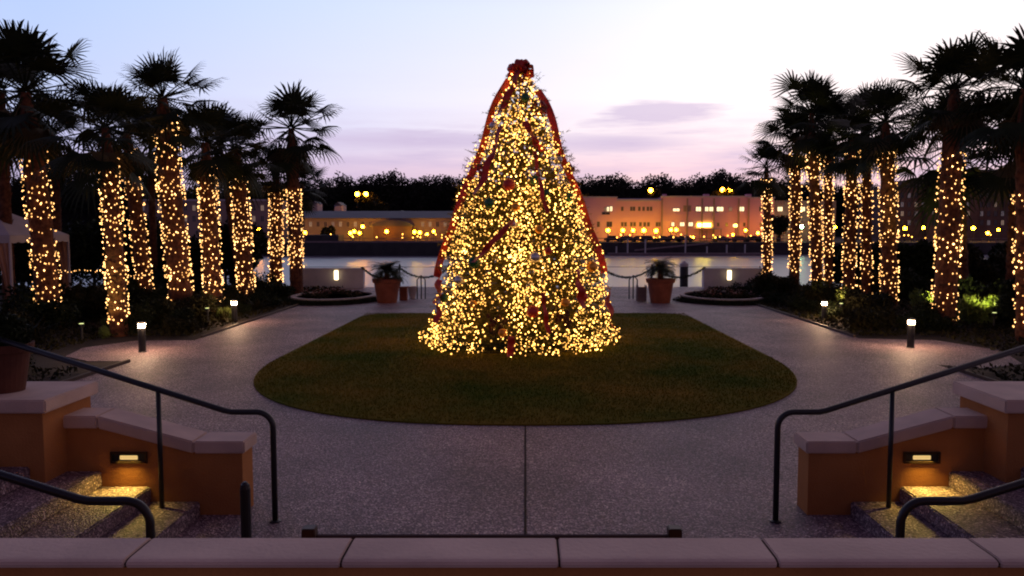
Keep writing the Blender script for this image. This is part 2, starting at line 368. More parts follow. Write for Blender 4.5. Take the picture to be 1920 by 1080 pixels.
# ------------------------------------------------------------------ two stair flights with cheek walls, pedestals, step lights, handrails
YW = 7.1
def offs(poly, d):
    return [(x, z+d) for x, z in poly]
side_name = {-1: 'left', 1: 'right'}
for s in (-1, 1):
    sd = side_name[s]
    K = lambda pts: [(s*a, b) for a, b in pts]
    fl = thing('stair_flight', (s*2.95, 5.8, 0), 'flight of exposed aggregate steps at the %s of the forecourt' % sd, 'steps', 'stairs down from the terrace')
    for k in range(7):
        x0 = .44*k; top = .14*(k+1)
        b = MB().box(min(s*x0, s*(2.70)), max(s*x0, s*(2.70)), -1.42, 1.298, top-.14+(.0 if k == 0 else .0005), top - .0005)
        b.build('step', M['paving'], fl, bevel=.012)
    cw = thing('cheek_wall', (s*2.56, YW, 0), 'low ochre wall with sloping pale coping beside the %s steps' % sd, 'wall', 'sloping walls beside the stairs')
    body = K([(0, 0), (0, .585), (.42, .585), (1.28, .815), (1.62, .815), (1.62, 0)])
    # body with a recess for the light is kept simple: the fixture sits proud in a frame
    MB().prism_y(body, 0, .27).build('wall_body', M['stucco'], cw)
    segs = [[(-.035, .588), (.42, .588), (.42, .70), (-.035, .70)], [(.424, .588), (1.278, .818), (1.278, .932), (.424, .70)], [(1.282, .818), (1.66, .818), (1.66, .932), (1.282, .932)]]
    for q in segs: MB().prism_y(K(q), -.04, .31).build('cap_stone', M['cap'], cw, bevel=.012)
    sl = thing('step_light', (s*3.58, YW-.001, .545), 'small recessed louvred lamp glowing yellow in the wall by the %s steps' % sd, 'lamp', 'step lights in the cheek walls')
    fr = MB()
    fr.box(-.165, .165, -.018, 0, .035, .052); fr.box(-.165, .165, -.018, 0, -.052, -.035); fr.box(-.165, -.148, -.018, 0, -.035, .035); fr.box(.148, .165, -.018, 0, -.035, .035)
    fr.build('frame', M['brass'], sl); MB().box(-.148, .148, -.004, 0, -.035, .035).build('back_plate', M['black'], sl)
    MB().box(-.08, .08, -.014, -.004, -.019, .019).build('lens', M['stepl'], sl, bevel=.004)
    la = bpy.data.lights.new('step_lamp', 'AREA'); la.shape = 'RECTANGLE'; la.size = .2; la.size_y = .04; la.energy = 2.6; la.color = (1, .70, .12); la.spread = math.radians(120)
    lo = bpy.data.objects.new('step_lamp', la); col.objects.link(lo); lo.parent = sl; lo.location = (0, -.03, -.01); lo.rotation_euler = (math.radians(-30), 0, 0)
    # pedestal
    pd = thing('pedestal', (s*4.14, 6.72, 0), 'square ochre pedestal with pale slab coping outside the %s steps' % sd, 'pedestal', 'pedestals flanking the stairs')
    MB().box(min(s*0, s*2.6), max(s*0, s*2.6), .04, .80, .0, 1.03).build('pedestal_body', M['stucco'], pd)
    MB().box(min(-s*.05, s*2.65), max(-s*.05, s*2.65), 0, .86, 1.033, 1.15).build('cap_stone', M['cap'], pd, bevel=.012)
    # handrails (far one at the wall, near one by the parapet)
    def rail(Y, lab, ext):
        hr = thing('handrail', (s*2.22, Y, 0), lab, 'handrail', 'black stair handrails')
        pts = [(0, 0, 0), (0, 0, .86)]
        for k in range(1, 9):
            a = PI/2*k/8; pts.append((s*(.14-.14*math.cos(a)), 0, .86+.14*math.sin(a)))
        pts += [(s*.36, 0, 1.0), (s*.42, 0, 1.012), (s*ext, 0, 1.0+(ext-.40)*.325)]
        MB().tube(pts, .026, 12).build('rail', M['black'], hr, smooth=True)
        for px in (1.0, 2.7):
            if px < ext:
                MB().tube([(s*px, 0, .14 if px < 1.2 else .56), (s*px, 0, 1.0+(px-.40)*.325-.01)], .021, 12).build('post', M['black'], hr, smooth=True)
        MB().lathe([(.05, .013), (.05, .022), (.03, .03)], 16).build('foot', M['black'], hr)
    rail(6.93, 'black tubular handrail beside the %s sloping wall' % sd, 3.4)
    rail(4.62, 'black handrail at the near edge of the %s steps, cut by the parapet' % sd, 3.4)

b = thing('short_post', (-1.95, 5.45, 0), 'short black post standing near the foot of the left steps', 'post')
MB().tube([(0, 0, 0), (0, 0, .80)], .036, 12).build('post', M['black'], b); MB().lathe([(.036, .80), (.03, .83), (.012, .85)], 12).build('cap', M['black'], b)
lr = thing('low_rail', (0, 3.3, 0), 'dark horizontal bar with square end posts just beyond the parapet', 'rail')
xa, za = wp(567, 988, 3.3); xb, zb = wp(1278, 988, 3.3)
for x in (xa+.03, xb-.03): MB().box(x-.028, x+.028, -.028, .028, 0.012, za).build('post', M['bronze'], lr, bevel=.004)
MB().tube([(xa+.06, 0, za-.045), (xb-.06, 0, za-.045)], .013, 8).build('bar', M['bronze'], lr)

# ------------------------------------------------------------------ potted plant on left pedestal
M['shaded_pot'] = mat('shaded_terracotta', (.07, .02, .012), .9, (.11, .035, .02), 5, .2, 30)  # terracotta darkened: the backlit pot's shade is put into its colour
def bushpot(loc, rr, hh, label, seed, plant_r, plant_lab, m='terra'):
    p = thing('terracotta_pot', loc, label, 'pot')
    MB().lathe([(rr*.68, 0), (rr*.9, hh*.82), (rr*1.0, hh*.84), (rr*1.04, hh), (rr*.92, hh), (rr*.88, hh*.9)], 28).build('pot_body', M[m], p, smooth=False)
    MB().lathe([(rr*.85, hh*.86), (rr*.85, hh*.9)], 20).build('soil', M['soil'], p)
    q = thing('potted_plant', (loc[0], loc[1], loc[2]+hh*.9), plant_lab, 'plant')
    return q
q = bushpot((-4.70, 7.12, 1.15), .25, .43, 'large terracotta pot on the left pedestal, cut by the frame edge', 1, .3, 'dark leafy plant growing in the pot on the left pedestal', 'shaded_pot')
V, T = leaves(1500, [(0, 0, .12, .26, .26, .18), (-.12, 0, .2, .2, .2, .2), (.1, 0, .16, .16, .16, .16)], .06, 3)
q.name = 'potted_plant'; link('foliage', tri_mesh('pot_foliage', V, T), M['leaf'], q)
MB().tube([(0, 0, 0), (0, 0, .25)], .02, 6).build('stem', M['twig'], q)

# ------------------------------------------------------------------ sago palms in big pots by the river
def sago(seed, nf=34, trunk=.28):
    r = random.Random(seed); V = []; Fc = []
    for i in range(nf):
        az = i*2.399+r.uniform(-.2, .2); el = math.radians(r.uniform(5, 80)); Lf = r.uniform(.6, .85)
        pts = []; p = Vector((0, 0, trunk)); d = el
        for k in range(9):
            pts.append(p.copy()); p = p + Vector((math.cos(az)*math.cos(d), math.sin(az)*math.cos(d), math.sin(d)))*Lf/8; d -= .20
        for k in range(1, 9):
            t = (pts[k]-pts[k-1]).normalized(); sd = t.cross(Vector((0, 0, 1)))
            if sd.length < .01: sd = Vector((1, 0, 0))
            sd.normalize()
            for u in (0, .33, .66):
                c = pts[k-1].lerp(pts[k], u); ll = .20*math.sin(PI*min(.97, (k+u)/9.2))+.03
                for g in (-1, 1):
                    o = len(V); tip = c + sd*g*ll + t*ll*.5 - Vector((0, 0, .03))
                    V += [c - t*.008, tip, c + t*.014]; Fc.append((o, o+1, o+2))
    return V, Fc
for px, bx, sd, top in ((726, 568, 3, .30), (1238, 568, 8, .42)):
    x, y = gp(px, bx); side = 'left' if px < 985 else 'right'
    q = bushpot((x, y, .012), .50, .85, 'large terracotta pot with rolled rim on the %s side of the river walk' % side, sd, .6, 'dark spiky sago palm growing in the %s river walk pot' % side)
    V, Fc = sago(sd, 46, top); link('fronds', tri_mesh('sago', V, Fc), M['frond'], q)
    MB().tube([(0, 0, 0), (0, 0, top*.5), (0, 0, top)], [.10, .11, .07], 10).build('trunk', M['bark'], q)
    if px < 985:
        V, Fc = sago(21, 20, .2); o = link('fronds', tri_mesh('sago2', V, Fc), M['frond'], q); o.location = (.28, .05, -.02); o.scale = (.7,)*3
x, y = gp(752, 565); sp_ = thing('small_planter', (x+.05, y+.3, .012), 'small square brown planter beside the left river walk pot', 'planter')
MB().prism_z([(-.13, -.15), (.13, -.15), (.13, .15), (-.13, .15)], 0, .46).build('box', M['terra'], sp_, bevel=.01)
MB().box(-.16, .16, -.18, .18, .462, .50).build('rim', M['terra'], sp_)
x, y = gp(772, 562); sp_ = thing('small_urn', (x, y+.2, .012), 'small pale urn right of the square brown planter', 'urn')
MB().lathe([(.12, 0), (.10, .05), (.15, .25), (.17, .42), (.19, .47), (.15, .47)], 18).build('urn_body', M['limestone'], sp_, smooth=True)
x, y = gp(1204, 566); sp_ = thing('slatted_crate', (x, y+.2, .012), 'small pale slatted crate beside the right river walk pot', 'crate')
for k in range(4): MB().box(-.16, .16, -.16, -.14, .05+.13*k, .13+.13*k).build('slat', M['dock'], sp_)
for a_ in (-.15, .15):
    for b_ in (-.15, .15): MB().box(a_-.015, a_+.015, b_-.015+.02, b_+.015+.02, 0, .58).build('corner_post', M['dock'], sp_)
MB().box(-.14, .14, -.13, .15, .02, .5).build('box', M['dock'], sp_)

# ------------------------------------------------------------------ round raised flower beds
for s, cx, lab in ((-1, -7.05, 'left'), (1, 7.25, 'right')):
    fb = thing('flower_bed', (cx, 29.5, 0), 'low oval raised flower bed with pale rim at the %s end of the path' % lab, 'flower bed', 'oval flower beds')
    MB().lathe([(1.44, 0), (1.47, .14)], 40, sy=1.38).build('bed_wall', M['mulch'], fb)
    MB().lathe([(1.50, .142), (1.52, .19), (1.34, .19), (1.34, .142)], 40, sy=1.38).build('rim', M['limestone'], fb)
    r = np.random.RandomState(4+s); bl = []
    for k in range(40):
        a = r.rand()*2*PI; q = math.sqrt(r.rand())*1.15; bl.append((q*math.cos(a), q*1.36*math.sin(a), .24, .16, .16, .09))
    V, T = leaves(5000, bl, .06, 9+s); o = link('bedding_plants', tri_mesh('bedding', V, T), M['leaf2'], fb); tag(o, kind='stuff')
    V, T = leaves(350, [(a, b_, c+.06, d, e, f) for a, b_, c, d, e, f in bl], .05, 19+s, shell=.9); o = link('flowers', tri_mesh('flowers', V, T), M['flower'], fb); tag(o, kind='stuff')
    # clipped low hedge in front of the bed
    V, T = leaves(7000, [(1.75*math.cos(t), 2.35*math.sin(t), .07, .22, .22, .10) for t in np.linspace(PI*1.08, PI*1.92, 26)], .05, 30+s)
    h = link('low_hedge', tri_mesh('low_hedge', V, T), M['leaf']); h.location = (cx, 29.5, 0)
    tag(h, 'low dark hedge curving round the front of the %s flower bed' % lab, 'hedge', 'hedges round the flower beds')

# ------------------------------------------------------------------ white walls with lamps at the quay, chain fence with garlands
YQ = 35.0
for s, x0, x1, lx, lab in ((-1, wp(567, 500, YQ)[0], wp(681, 500, YQ)[0], 631, 'left'), (1, wp(1320, 500, YQ)[0], wp(1448, 500, YQ)[0], 1367, 'right')):
    wl = thing('quay_wall', ((x0+x1)/2, YQ, 0), 'low whitewashed wall at the %s of the river edge, lit by one lamp' % lab, 'wall', 'white walls on the quay')
    hw = (x1-x0)/2
    MB().box(-hw, hw, 0, .35, 0, .82).build('wall_body', M['white'], wl); MB().box(-hw-.03, hw+.03, -.03, .38, .822, .90).build('coping', M['white'], wl, bevel=.01)
    lx_, _ = wp(lx, 515, YQ); ql = thing('wall_lamp', (lx_, YQ-.001, .60), 'glowing rectangular lamp on the %s white quay wall' % lab, 'lamp', 'lamps on the white walls')
    MB().box(-.12, .12, -.03, 0, -.24, .24).build('back_plate', M['white'], ql, bevel=.005); MB().box(-.085, .085, -.09, -.03, -.2, .2).build('diffuser', M['wallw'], ql, bevel=.01)
pxs = [-5.5, -3.35, -1.1, 1.1, 3.35, 5.55]
for i, x in enumerate(pxs):
    po = thing('fence_post', (x, YQ, .0), 'slim black fence post on the quay, number %s from the left wall' % ['first', 'second', 'third', 'fourth', 'fifth', 'sixth'][i], 'post', 'garland fence posts')
    po['label'] = 'slim black quay fence post, %s from the left white wall' % ['first', 'second', 'third', 'fourth', 'fifth', 'sixth'][i]
    MB().tube([(0, 0, 0), (0, 0, .98)], .03, 8).build('post', M['black'], po); MB().lathe([(.03, .98), (.055, 1.02), (.03, 1.07), (.005, 1.085)], 10).build('finial', M['black'], po)
ends = [-7.12] + pxs + [7.82]
for i in range(len(ends)-1):
    a, b_ = ends[i], ends[i+1]; V = []; pts = []
    for k in range(25):
        t = k/24; pts.append((a+(b_-a)*t, YQ-.05, .92-.42*(1-(2*t-1)**2)))
    g = thing('garland', ((a+b_)/2, YQ, 0), 'dark evergreen garland swag hanging between quay fence posts, %s from the left' % ['first', 'second', 'third', 'fourth', 'fifth', 'sixth', 'seventh'][i], 'garland', 'garland swags along the quay')
    cx_ = (a+b_)/2; rel = [(p[0]-cx_, p[1]-YQ, p[2]) for p in pts]
    MB().tube(rel, .02, 6).build('rope', M['black'], g)
    V, T = leaves(900, [(p[0], p[1], p[2], .07, .06, .06) for p in rel], .06, 50+i, shell=.2); link('foliage', tri_mesh('garland', V, T), M['leaf'], g)
cr = thing('cable_rail', (0, 35.6, 0), 'thin steel cable rail stretched along the river edge', 'rail')
MB().tube([(-10, 0, .93), (10.5, 0, .93)], .010, 6).build('cable', M['black'], cr)
for x in (-9.95, 10.45): MB().tube([(x, 0, 0), (x, 0, .97)], .025, 8).build('post', M['black'], cr)
for px, lab in ((790, 'left'), (1187, 'right')):
    x, y = gp(px, 561); hp = thing('hoop_rail', (x, y, .012), 'pair of short black upright rails on the %s side behind the tree' % lab, 'rail', 'short hoop rails by the river walk')
    for dx in (-.15, 0, .15): MB().tube([(dx, 0, 0), (dx, 0, .72 if dx else .88)], .022, 8).build('post', M['black'], hp)
    MB().tube([(-.15, 0, .72), (0, 0, .88), (.15, 0, .72)], .02, 8).build('top_rail', M['black'], hp)
x, z = wp(1283, 489, 39); mp_ = thing('mooring_pile', (x, 39, -3), 'dark round mooring pile with pale top standing in the river', 'pile')
MB().tube([(0, 0, -.5), (0, 0, z+2.7)], .20, 16).build('pile', M['hull'], mp_); MB().lathe([(.21, z+2.7), (.21, z+2.85), (.02, z+3.0)], 16).build('cap', M['pile'], mp_)

# ------------------------------------------------------------------ bollard lights
def bollard(px, py, label, hgt=.66, k=1):
    x, y = gp(px, py); t = thing('bollard_light', (x, y, .0), label, 'bollard light', 'bollard lights along the path')
    MB().lathe([(.085, 0), (.085, .02), (.075, .03), (.075, hgt-.13)], 16).build('post', M['black'], t, smooth=False)
    MB().lathe([(.07, hgt-.13), (.07, hgt-.04)], 16).build('diffuser', M['lampw'], t)
    MB().lathe([(.085, hgt-.04), (.085, hgt-.01), (.03, hgt)], 16).build('cap', M['black'], t)
    for q in range(4):
        la = bpy.data.lights.new('bollard_lamp', 'POINT'); la.energy = 17*k; la.color = (1, .60, .34); la.shadow_soft_size = .02
        lo = bpy.data.objects.new('bollard_lamp', la); col.objects.link(lo); lo.parent = t; lo.location = (.1*math.cos(PI/4+q*PI/2), .1*math.sin(PI/4+q*PI/2), hgt-.075)
bollard(267, 661, 'black bollard light on gravel at the near left edge of the path')
bollard(440, 607, 'black bollard light farther along the left edge of the path')
bollard(1707, 653, 'black bollard light on gravel at the near right edge of the path')
bollard(1545, 603, 'black bollard light farther along the right edge of the path', .6)

# ------------------------------------------------------------------ light strings
def ico(r=1):
    bm = bmesh.new(); bmesh.ops.create_icosphere(bm, subdivisions=1, radius=r)
    V = np.array([v.co[:] for v in bm.verts]); T = np.array([[v.index for v in f.verts] for f in bm.faces]); bm.free(); return V, T
ICO = ico()
OCT = (np.array([(1, 0, 0), (-1, 0, 0), (0, 1, 0), (0, -1, 0), (0, 0, 1.2), (0, 0, -1.2)], float), np.array([(0, 2, 4), (2, 1, 4), (1, 3, 4), (3, 0, 4), (2, 0, 5), (1, 2, 5), (3, 1, 5), (0, 3, 5)]))
def bulb_mesh(name, P, Rr, shape):
    V0, T0 = shape; P = np.asarray(P, float); n = len(P)
    V = (V0[None]*np.asarray(Rr)[:, None, None] + P[:, None]).reshape(-1, 3); T = (T0[None] + (np.arange(n)*len(V0))[:, None, None]).reshape(-1, 3)
    return tri_mesh(name, V, T)
unit = {}
def string_lights(origin, P, nrm, r, label, m, shape, group, cable=True, wpath=None):
    """P: bulb positions relative to origin; the 100 that face the camera most are parts, the rest one stuff part"""
    t = thing('string_lights', origin, label, 'string lights', group)
    P = np.asarray(P, float); n = len(P); Rr = r*(.65+.7*nr.rand(n))
    face = -np.asarray(nrm)[:, 1] + .15*nr.rand(n)
    order = np.argsort(-face); first = set(order[:100].tolist())
    if m.name not in unit:
        me = tri_mesh('bulb', shape[0], shape[1]); me.materials.append(m); unit[m.name] = me
    me = unit[m.name]
    proto = bpy.data.objects.new('bulb', me)
    for i in first:
        o = proto.copy(); o.location = P[i]; o.scale = (Rr[i],)*3; o.parent = t; col.objects.link(o)
    rest = [i for i in range(n) if i not in first]
    if rest:
        o = link('bulbs', bulb_mesh('bulbs', P[rest], Rr[rest], shape), m, t); tag(o, kind='stuff')
    bpy.data.objects.remove(proto)
    if cable:
        pts = [tuple(p) for p in (wpath if wpath is not None else P)]
        MB().tube(pts, .005, 3, cap=False).build('cable', M['cable'], t, recalc=False)
    return t

# ------------------------------------------------------------------ palms
def crown_mesh(seed, nf=38, old=False):
    r = random.Random(seed); V = []; Fc = []
    def quad(a, b, c, d):
        o = len(V); V.extend([a, b, c, d]); Fc.append((o, o+1, o+2, o+3))
    rng = range(nf)
    for i in rng:
        az = i*2.39996+r.uniform(-.25, .25)
        u = (i+.5)/nf
        el = math.radians(-74 + 156*u**.9 + r.uniform(-9, 9)) if not old else math.radians(r.uniform(-80, -48))
        Lp = r.uniform(.62, 1.12) if el < .9 else r.uniform(.45, .72)
        D = Vector((math.cos(az)*math.cos(el), math.sin(az)*math.cos(el), math.sin(el)))
        side = Vector((-math.sin(az), math.cos(az), 0)); up = side.cross(D)*-1
        up = D.cross(side)*-1 if up.z < 0 else up
        droop = r.uniform(.04, .24)
        base = D*.05; hub = D*Lp - Vector((0, 0, .06*Lp))
        # petiole as a thin strip pair
        for q in (side, up): quad(base-q*.018, base+q*.018, hub+q*.012, hub-q*.012)
        tilt = r.uniform(-.35, .35); S = side*math.cos(tilt)+up*math.sin(tilt); U = D.cross(S)
        ns = 17; spread = math.radians(r.uniform(85, 118)); Lb = r.uniform(.60, .86)
        for k in range(ns):
            a = -spread + 2*spread*(k+.5)/ns; ca, sa = math.cos(a), math.sin(a)
            L1 = Lb*(.62+.38*math.cos(a*.55))*r.uniform(.9, 1.06)
            d = (D*ca + S*sa).normalized(); wv = (D*-sa + S*ca)
            fold = U*(.10*(1-abs(a)/spread))
            m1 = hub + d*L1*.45 + fold*.6 - Vector((0, 0, droop*.10))
            m2 = hub + d*L1*.78 + fold - Vector((0, 0, droop*.42+abs(a)*.03))
            m3 = hub + d*L1 + fold - Vector((0, 0, droop*(.9+.5*r.random())))
            w1 = L1*.45*math.tan(spread/ns)*.92; w2 = w1*.55
            quad(hub - wv*.006, hub + wv*.006, m1 + wv*w1, m1 - wv*w1)
            quad(m1 - wv*w1, m1 + wv*w1, m2 + wv*w2, m2 - wv*w2)
            quad(m2 - wv*w2, m2 + wv*w2, m3 + wv*.003, m3 - wv*.003)
    return tri_mesh('palm_crown', np.array([tuple(v) for v in V]), np.array(Fc))
CROWNS = [crown_mesh(s, n_) for s, n_ in ((1, 36), (2, 40), (3, 33), (4, 38))]
OLDS = [crown_mesh(s, 9, True) for s in (31, 32)]
for me in CROWNS: me.materials.append(M['frond'])
for me in OLDS: me.materials.append(M['frond_old'])
def ordn(i): return ['first', 'second', 'third', 'fourth', 'fifth', 'sixth', 'seventh', 'eighth', 'ninth', 'tenth'][i]
def palm(name_lab, base, Y, top, wpx, lit=None, scale=1.0, seed=0, dens=1.0, shape=OCT, string_lab=None):
    r = random.Random(seed*7+1)
    xb = (base[0]-CX)/F*Y; xt, zt = wp(top[0], top[1], Y)
    t = thing('palm_tree', (xb, Y, 0), name_lab, 'palm tree', 'palm trees along the planting beds')
    rad = wpx/F*Y/2
    nrg = 26; pts = []; rs = []
    def cpos(u):  # slightly curved trunk
        return Vector(((xt-xb)*(u**1.15), .12*math.sin(u*2+seed), zt*u))
    for k in range(nrg+1):
        u = k/nrg; pts.append(cpos(u)); rs.append(rad*(1.12-.22*u if u < .8 else .94-.5*(u-.8)*5)*(1+.06*math.sin(k*2.3)+r.uniform(-.04, .04)))
    tr = MB().tube(pts, rs, 14)
    for k in range(170):   # old leaf boots
        u = r.uniform(.05, .86); c = cpos(u); a = k*2.4; d = Vector((math.cos(a), math.sin(a), 0)); q = Vector((-d.y, d.x, 0)); p = c+d*rad*.93
        tr.add([p-q*.05, p+q*.05, p+q*.03+d*.055+Vector((0, 0, .12)), p-q*.03+d*.055+Vector((0, 0, .12)), p-Vector((0, 0, .06))], [(0, 1, 2, 3), (4, 1, 0), (4, 2, 1), (4, 0, 3)])
    tr.build('trunk', M['bark'], t)
    c = link('crown', CROWNS[seed % 4], None, t); c.location = cpos(1.0); c.rotation_euler = (r.uniform(-.1, .1), r.uniform(-.1, .1), r.uniform(0, 6)); c.scale = (scale*1.06,)*2 + (scale*1.1,)
    c = link('dry_fronds', OLDS[seed % 2], None, t); c.location = cpos(.985); c.rotation_euler = (0, 0, r.uniform(0, 6)); c.scale = (scale*.8,)*3
    if lit:
        z1 = wp(0, lit[0]-16, Y)[1]; z0 = max(.25, wp(0, lit[1], Y)[1])
        P = []; Nn = []; z = z1; a = r.uniform(0, 6); dens *= 1.35; st_ = .15/dens**.5
        gap = set()
        while z > z0:
            u = z/zt; cc = cpos(max(0, min(1, u))); rr = rad*1.12+.03
            wv = .08*math.sin(z*5+seed)+.06*math.sin(a*1.0)
            aa = a + r.uniform(-.22, .22)
            jr = rr + r.uniform(-.01, .03)
            P.append((cc.x+jr*math.cos(aa), cc.y+jr*math.sin(aa), z+wv+r.uniform(-.07, .07))); Nn.append((math.cos(aa), math.sin(aa), 0))
            if r.random() < .2: P.pop(); Nn.pop()
            da = st_/rr; a += da; z -= da/(2*PI)*(.165/dens**.5)*(1+.8*max(0, math.sin(z*3.1+seed*1.7)))
        string_lights((xb, Y, 0), P, Nn, .014+.0003*Y, string_lab, M['bulbp'], shape, 'light strings wrapped round the palm trunks')
    return t
# (base px, depth, crown centre px, trunk px, lit from/to, scale, density)
LP = [((88, 615), 21.0, (42, 172), 37, (290, 606), 1.30, .9),
      ((214, 636), 19.3, (196, 240), 29, (310, 600), .95, 1.6),
      ((268, 590), 27.0, (240, 248), 24, (298, 545), 1.05, .8),
      ((338, 600), 23.3, (308, 185), 37, (238, 556), 1.02, 1.2),
      ((402, 600), 24.5, (386, 268), 28, (330, 574), .95, 1.2),
      ((464, 572), 27.6, (442, 280), 26, (340, 548), .95, 1.2),
      ((516, 550), 32.0, (516, 318), 21, (372, 532), .8, 1.2),
      ((554, 552), 31.5, (545, 240), 22, (372, 500), 1.3, 1.2)]
RP = [((1438, 528), 33.4, (1436, 312), 14, (352, 522), .80, 1.2),
      ((1488, 545), 32.0, (1494, 262), 17, (300, 505), 1.0, .9),
      ((1534, 555), 29.5, (1524, 212), 19, (300, 532), 1.12, .9),
      ((1556, 552), 31.0, (1556, 240), 14, (300, 520), 1.0, 1.0),
      ((1596, 565), 28.5, (1598, 262), 20, (302, 548), .95, .9),
      ((1628, 562), 29.5, (1622, 225), 16, (302, 558), 1.05, .7),
      ((1669, 580), 26.0, (1658, 230), 26, (290, 560), 1.0, 1.0),
      ((1770, 625), 20.8, (1790, 168), 36, (310, 606), .98, .9),
      ((1928, 660), 18.6, (1928, 165), 34, (370, 640), 1.1, .9)]
dl = ['thick and leaning at the frame edge', 'short and brightly lit beside the near bollard', 'slim and gently leaning', 'tall and stout with a high crown', 'slim and straight', 'short trunked with a low crown', 'small and standing by the river', 'tall and wide crowned nearest the river']
for i, (b_, Y, tp, wpx, lit, scl, dn) in enumerate(LP):
    palm('%s palm from the left edge, %s' % (ordn(i), dl[i].split(' at the')[0]), b_, Y, tp, wpx, lit, scl, i, dn, string_lab='warm string lights wrapped round the %s palm from the left edge, left side' % ordn(i))
for i, (b_, Y, tp, wpx, lit, scl, dn) in enumerate(RP):
    dd = ['small and nearest the river', 'slim with a high crown', 'full crowned', 'thin and behind its neighbour', 'short and dark crowned', 'slim and set back', 'straight and evenly lit', 'tallest, behind the near bollard light', 'cut by the right frame edge'][i]
    palm('%s palm counted from the river on the right side, %s' % (ordn(i), dd), b_, Y, tp, wpx, lit, scl, i+10, dn, string_lab='warm string lights wrapped round the %s right hand palm counted from the river' % ordn(i))
# unlit palms standing behind
for i, (b_, Y, tp, wpx, scl, lab) in enumerate([((100, 560), 30, (98, 255), 20, 1.25, 'unlit palm behind the first two lit palms on the left'),
        ((286, 550), 33, (284, 262), 12, 1.2, 'thin unlit palm just left of the tall stout left palm'),
        ((15, 600), 25, (8, 170), 20, 1.1, 'unlit palm at the far left edge of the photo'),
        ((452, 560), 33, (412, 262), 12, 1.1, 'unlit dark palm behind the fifth and sixth left palms'),
        ((560, 548), 33.5, (566, 345), 10, .75, 'small low unlit palm beside the widest left crown'),
        ((1808, 600), 25, (1800, 268), 22, 1.35, 'unlit palm right behind the tallest right palm'),
        ((1905, 610), 23, (1912, 262), 20, 1.2, 'unlit palm near the right edge of the photo')]):
    palm(lab, b_, Y, tp, wpx, None, scl, 20+i)

# string along the left hedge
P = []; 
for k in range(30):
    px = 104 + k*6.0 + rnd.uniform(-2, 2); x, z = wp(px, 512 + 5*math.sin(px*.03) + rnd.uniform(-2, 2), 23.8); P.append((x+12, rnd.uniform(-.05, .05), z))
string_lights((-12, 23.8, 0), P, [(0, -1, 0)]*30, .020, 'horizontal string of lights sagging across the dark left hedge', M['bulbp'], OCT, None)

# ------------------------------------------------------------------ Christmas tree
TX, TY = -.10, 18.0
prof_z = np.array([0, .12, .3, .6, 1.04, 1.7, 2.36, 3.0, 3.56, 4.2, 4.76, 5.3, 5.65, 5.95, 6.2])
prof_r = np.array([2.30, 2.30, 2.14, 2.02, 1.93, 1.80, 1.66, 1.47, 1.28, 1.04, .81, .56, .37, .22, .13])
def TR(z, a=0): return np.interp(z, prof_z, prof_r)*.975*(1+.035*np.sin(3*a+z*1.3)+.03*np.sin(7*a-2*z))
ct = thing('christmas_tree', (TX, TY, .035), 'tall decorated Christmas tree glowing with lights in the middle of the lawn', 'christmas tree')
MB().tube([(0, 0, 0), (0, 0, 3), (0, 0, 6.1)], [.14, .09, .02], 10).build('trunk', M['bark'], ct)
NB = 4600
bz = 6.1*(1-np.sqrt(nr.rand(NB)))*1.0 + .05; ba = nr.rand(NB)*2*PI; brd = .45+.55*nr.rand(NB)**.6
rad_ = TR(bz, ba)*brd*.95
bp_ = np.stack([rad_*np.cos(ba), rad_*np.sin(ba), bz], 1)
bd = np.stack([np.cos(ba), np.sin(ba), nr.uniform(-.55, .35, NB)], 1) + nr.normal(size=(NB, 3))*.35; bd /= np.linalg.norm(bd, axis=1)[:, None]
NN = 22; u = nr.rand(NB, NN); Lb = nr.uniform(.14, .34, NB)
c = bp_[:, None] + bd[:, None]*(u*Lb[:, None])[..., None]
nd = nr.normal(size=(NB, NN, 3)) + bd[:, None]*.9; nd /= np.linalg.norm(nd, axis=2)[..., None]
ww_ = np.cross(nd, nr.normal(size=(NB, NN, 3))); ww_ /= np.linalg.norm(ww_, axis=2)[..., None]
ln = nr.uniform(.05, .10, (NB, NN, 1))
V = np.stack([c-ww_*.006, c+ww_*.006, c+nd*ln], 2).reshape(-1, 3); V[:, 2] = np.maximum(V[:, 2], .01)
link('branches', tri_mesh('branches', V, np.arange(len(V)).reshape(-1, 3)), M['needle'], ct)
# inner boughs, thick enough that you cannot see through the tree
V, T = leaves(9000, [(0, 0, z, TR(z)*.72, TR(z)*.72, .35) for z in np.arange(.3, 5.9, .3)], .16, 77, shell=.75)
link('inner_boughs', tri_mesh('inner', V, T), M['needle'], ct)
# few long sprigs sticking out
sg = MB()
for k in range(45):
    z = rnd.uniform(1.0, 5.6); a = rnd.uniform(0, 2*PI); r0 = float(TR(z, a)); d = Vector((math.cos(a), math.sin(a), rnd.uniform(-.1, .6))).normalized(); p = Vector((r0*.85*math.cos(a), r0*.85*math.sin(a), z)); ll = rnd.uniform(.15, .30)+.1
    sg.tube([p, p+d*ll], [.008, .004], 4)
    for j in range(14):
        q = p+d*ll*(.3+.7*j/14); e = Vector((rnd.gauss(0, 1), rnd.gauss(0, 1), rnd.gauss(0, 1))).normalized()*.05 + d*.03; w_ = e.cross(d).normalized()*.006
        sg.add([q-w_, q+w_, q+e], [(0, 1, 2)])
tag(sg.build('sprigs', M['needle'], ct, recalc=False), kind='stuff')
